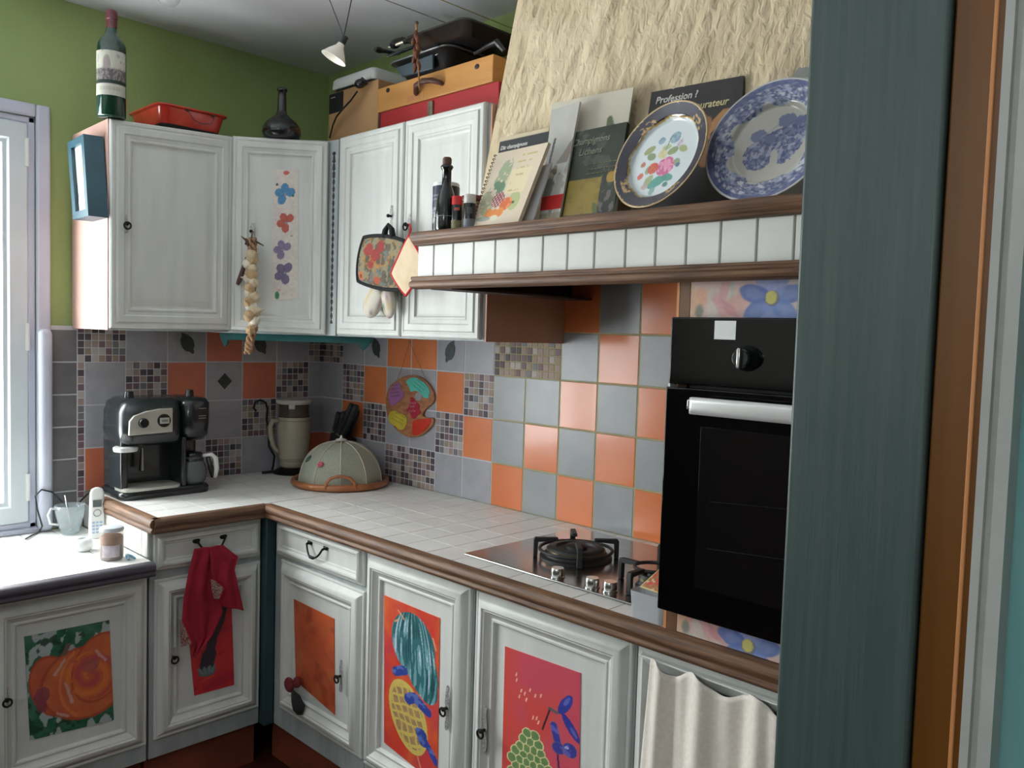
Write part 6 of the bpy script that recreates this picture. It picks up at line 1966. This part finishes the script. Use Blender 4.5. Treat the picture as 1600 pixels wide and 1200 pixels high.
# plates
NL = nl(19)
def plate(lab, u, v, x, r, fn, well, rimw, yaw=0):
    nrm = V3(NL.x * math.cos(math.radians(yaw)), math.sin(math.radians(yaw)), NL.z); lo_, hi_ = -.63, -.44
    for _ in range(30):                    # slide the plane until the foot of the plate stands on the shelf
        x = (lo_ + hi_) / 2; C_ = ppx(u, v, LP(x) + V3(0, -2.05, 0), nrm)
        if (C_.z - SZ - .004) / math.cos(math.radians(19)) > r: hi_ = x
        else: lo_ = x
    nrm.normalize(); U = V3(0, -1, 0); U = (U - nrm * U.dot(nrm)).normalized(); V = Vector(nrm).cross(U).normalized()
    c = thing('decorative_plate', lab, 'plate', C_)
    C_ = C_ + Vector(nrm) * .004
    def prof(k):                       # k 0..1 radius -> height toward the viewer
        if k < well: return .000
        if k < well + .10: t = (k - well) / .10; return .010 * t * t * (3 - 2 * t)
        return .010 + .008 * (k - well - .10) / (1 - well - .10)
    b = MB(); n = 160; rings_ = 80; vs = []; loc = []
    for j in range(rings_ + 1):
        k = j / rings_
        for i in range(n):
            a = 2 * math.pi * i / n
            vs.append(C_ + (U * math.cos(a) + V * math.sin(a)) * r * k + Vector(nrm) * prof(k)); loc.append((k * math.cos(a), k * math.sin(a), 0))
    m0 = len(vs)
    for j in range(10, -1, -1):
        k = j / 10
        for i in range(n):
            a = 2 * math.pi * i / n
            vs.append(C_ + (U * math.cos(a) + V * math.sin(a)) * r * k * .995 + Vector(nrm) * (prof(k) - .0038)); loc.append((2, 2, 0))
    fs = []
    tot = rings_ + 1 + 11
    for j in range(tot - 1):
        for i in range(n): fs.append((j * n + i, j * n + (i + 1) % n, (j + 1) * n + (i + 1) % n, (j + 1) * n + i))
    b.add(vs, fs, 0, loc)
    b.build('plate_body', painted('glazed_porcelain', .12, .6), c, angle=180, color=fn)
    if rimw:
        b = MB(); b.tube([C_ + (U * math.cos(a) + V * math.sin(a)) * r + Vector(nrm) * (prof(1) - .0018) for a in [2 * math.pi * i / 120 for i in range(120)]], .0019, 6, closed=True)
        b.build('rim_line', rimw, c, angle=180)
    return c


def fn_p1(x, y, z):
    k = np.hypot(x, y); a = np.arctan2(y, x)
    C = base_col(x, (206, 214, 216), (198, 208, 210), fbm(x * 3 + 5, y * 3 + 5, 3))
    edge = .765 + .012 * np.sin(a * 9) + .010 * (fbm(a * 5 + 20, k * 4, 9) - .5)
    put(C, k > edge, (28, 26, 46)); put(C, (np.abs(k - edge) < .014), (176, 148, 84), .9)
    gold = (k > .78) & (k < .90) & (np.abs(np.sin(a * 2 + .3)) > .90) & (fbm(x * 22 + 5, y * 22, 5) > .50)
    put(C, gold, (190, 156, 96), .9); put(C, (k > .975), (200, 176, 130))
    def fl(cx, cy, r, col, col2, seed):
        e = ell(x, y, cx, cy, r, r * .9) ; m = e < .8 + .4 * fbm(x * 14 + 9, y * 14, seed); put(C, m, col)
        put(C, m & (fbm(x * 20 + 3, y * 20, seed + 5) > .52), col2, .8)
    for cx, cy, rx, ry, an, col in ((-.38, .22, .13, .07, 20, (140, 148, 90)), (-.30, .08, .11, .07, -20, (120, 140, 96)), (.18, .10, .12, .07, 10, (126, 146, 92)), (.40, .10, .11, .06, -30, (150, 160, 100)), (-.02, -.45, .22, .10, 20, (62, 146, 130)), (.18, -.40, .14, .07, -20, (70, 140, 124)), (-.24, -.40, .12, .08, 50, (150, 160, 110)), (-.30, -.18, .09, .07, 60, (140, 156, 110)), (.32, -.14, .07, .08, 80, (130, 150, 110)), (.02, .20, .1, .05, 0, (170, 180, 120)), (-.1, -.62, .08, .06, 60, (120, 160, 150)), (.18, -.54, .06, .05, 0, (70, 120, 120)), (-.3, -.5, .08, .06, 0, (180, 160, 150))):
        put(C, ell(x, y, cx, cy, rx, ry, an) < 1, col, .9)
    fl(.08, -.18, .20, (196, 96, 140), (222, 160, 184), 3); put(C, ell(x, y, .12, -.15, .08, .10) < 1, (224, 150, 176), .8)
    fl(-.20, -.17, .12, (190, 76, 50), (206, 100, 60), 4); fl(-.04, .08, .10, (196, 190, 130), (206, 200, 170), 6)
    fl(-.46, -.05, .06, (176, 110, 90), (150, 100, 90), 7); fl(-.46, -.28, .07, (190, 90, 70), (200, 110, 90), 8)
    fl(.16, .36, .12, (116, 150, 164), (150, 176, 186), 10); fl(-.14, .36, .08, (120, 150, 164), (140, 164, 176), 11); fl(.30, .22, .07, (190, 170, 190), (206, 196, 206), 12); fl(.36, -.2, .05, (70, 96, 124), (90, 116, 140), 13)
    put(C, seg(x, y, 0, .15, .08, .42) < .012, (110, 140, 130)); put(C, seg(x, y, .2, .1, .34, .3) < .008, (130, 130, 130), .8)
    return C


def fn_p2(x, y, z):
    k = np.hypot(x, y); a = np.arctan2(y, x)
    n1 = fbm(x * 16 + 20, y * 16 + 20, 5, 3); n2 = fbm(x * 34 + 40, y * 34 + 40, 8, 2)
    C = base_col(x, (198, 197, 186), (190, 190, 180), n1)
    edge = .66 + .05 * np.sin(a * 7 + 1) + .14 * (fbm(a * 3 + 20, k * 2 + 3, 12) - .5)
    rim = (k > edge)
    put(C, rim, (124, 132, 164)); put(C, rim & (n2 > .50), (72, 84, 128), .85); put(C, rim & (n1 > .60), (176, 184, 210), .8); put(C, rim & (fbm(x * 18 + 9, y * 18, 30) > .66), (210, 214, 220), .9)
    put(C, (k > .90) & (k < .985), (86, 96, 142), .75); put(C, k > .985, (214, 216, 214))
    land = (ell(x, y, .30, .02, .22, .40, -20) < .75 + .5 * n1) | (ell(x, y, -.16, -.16, .26, .26, 0) < .75 + .5 * n1) | (ell(x, y, .06, .06, .3, .16, 20) < 1)
    land &= ~(ell(x, y, .10, -.26, .06, .16, 10) < 1)
    put(C, land, (114, 124, 158)); put(C, land & (n2 > .52), (68, 78, 124), .85); put(C, land & (n1 < .40), (176, 182, 202), .8)
    for cx, cy, r in ((-.24, .16, .13), (-.02, .08, .09), (.18, .36, .14), (.40, .32, .10)):
        m = ell(x, y, cx, cy, r, r * .8) < .7 + .6 * n2; put(C, m, (98, 108, 150), .9)
    put(C, (np.abs(y - .26 - .7 * x) < .012) & (x > -.2) & (x < .05), (150, 160, 190), .8)
    return C


plate('white china plate with navy gilt rim and a central rose bouquet, leaning on the hood', 1039, 248, -.530, .119, fn_p1, .70, mat('gilt_line', (196, 170, 130), None, rough=.3, metal=.5), 7)
plate('blue and white transfer-printed plate leaning on the hood beside the green post', 1206, 226, -.535, .130, fn_p2, .60, mat('porcelain_edge', (206, 208, 206), None, rough=.15))

# ------------------------------------------------------------------ food pouch by the hob
P = V3(-.562, -2.103, .9005)
c = thing('food_tub', 'clear plastic tub with a colourful food label between the hob and the oven', 'plastic tub', P)
G_tub = glass('milky_plastic', (220, 224, 228), .55, .25)
b = MB(); loft(b, [rr(P.x - .018, P.x + .022, P.y - .040, P.y + .038, .901, .010), rr(P.x - .021, P.x + .026, P.y - .043, P.y + .043, .958, .012)], cap1=False)
b.build('tub_body', G_tub, c, angle=50)
fq = [px(1000, 918, 0, -.585), px(1034, 925, 0, -.590), px(1040, 894, 0, -.560), px(1029, 888, 0, -.560)]
q_ = [px(999, 917, 0, -.586), px(1038, 930, 0, -.588), px(1052, 905, 0, -.560), px(1031, 888, 0, -.560)]


def fn_food(x, y):
    C = base_col(x, (176, 120, 60), (150, 84, 40), fbm(x * 7, y * 7, 3)); put(C, fbm(x * 8, y * 8, 13) > .6, (196, 50, 36), .9); put(C, fbm(x * 9, y * 9, 17) > .64, (214, 190, 150), .9)
    put(C, (y < .06) | (y > .94) | (x < .05), (196, 180, 120)); return C


nn = (q_[1] - q_[0]).cross(q_[3] - q_[0]).normalized()
if nn.dot(CAM - q_[0]) < 0: nn = -nn
board('lid_label', q_, nn, .003, fn_food, c, 40, 40, .3)
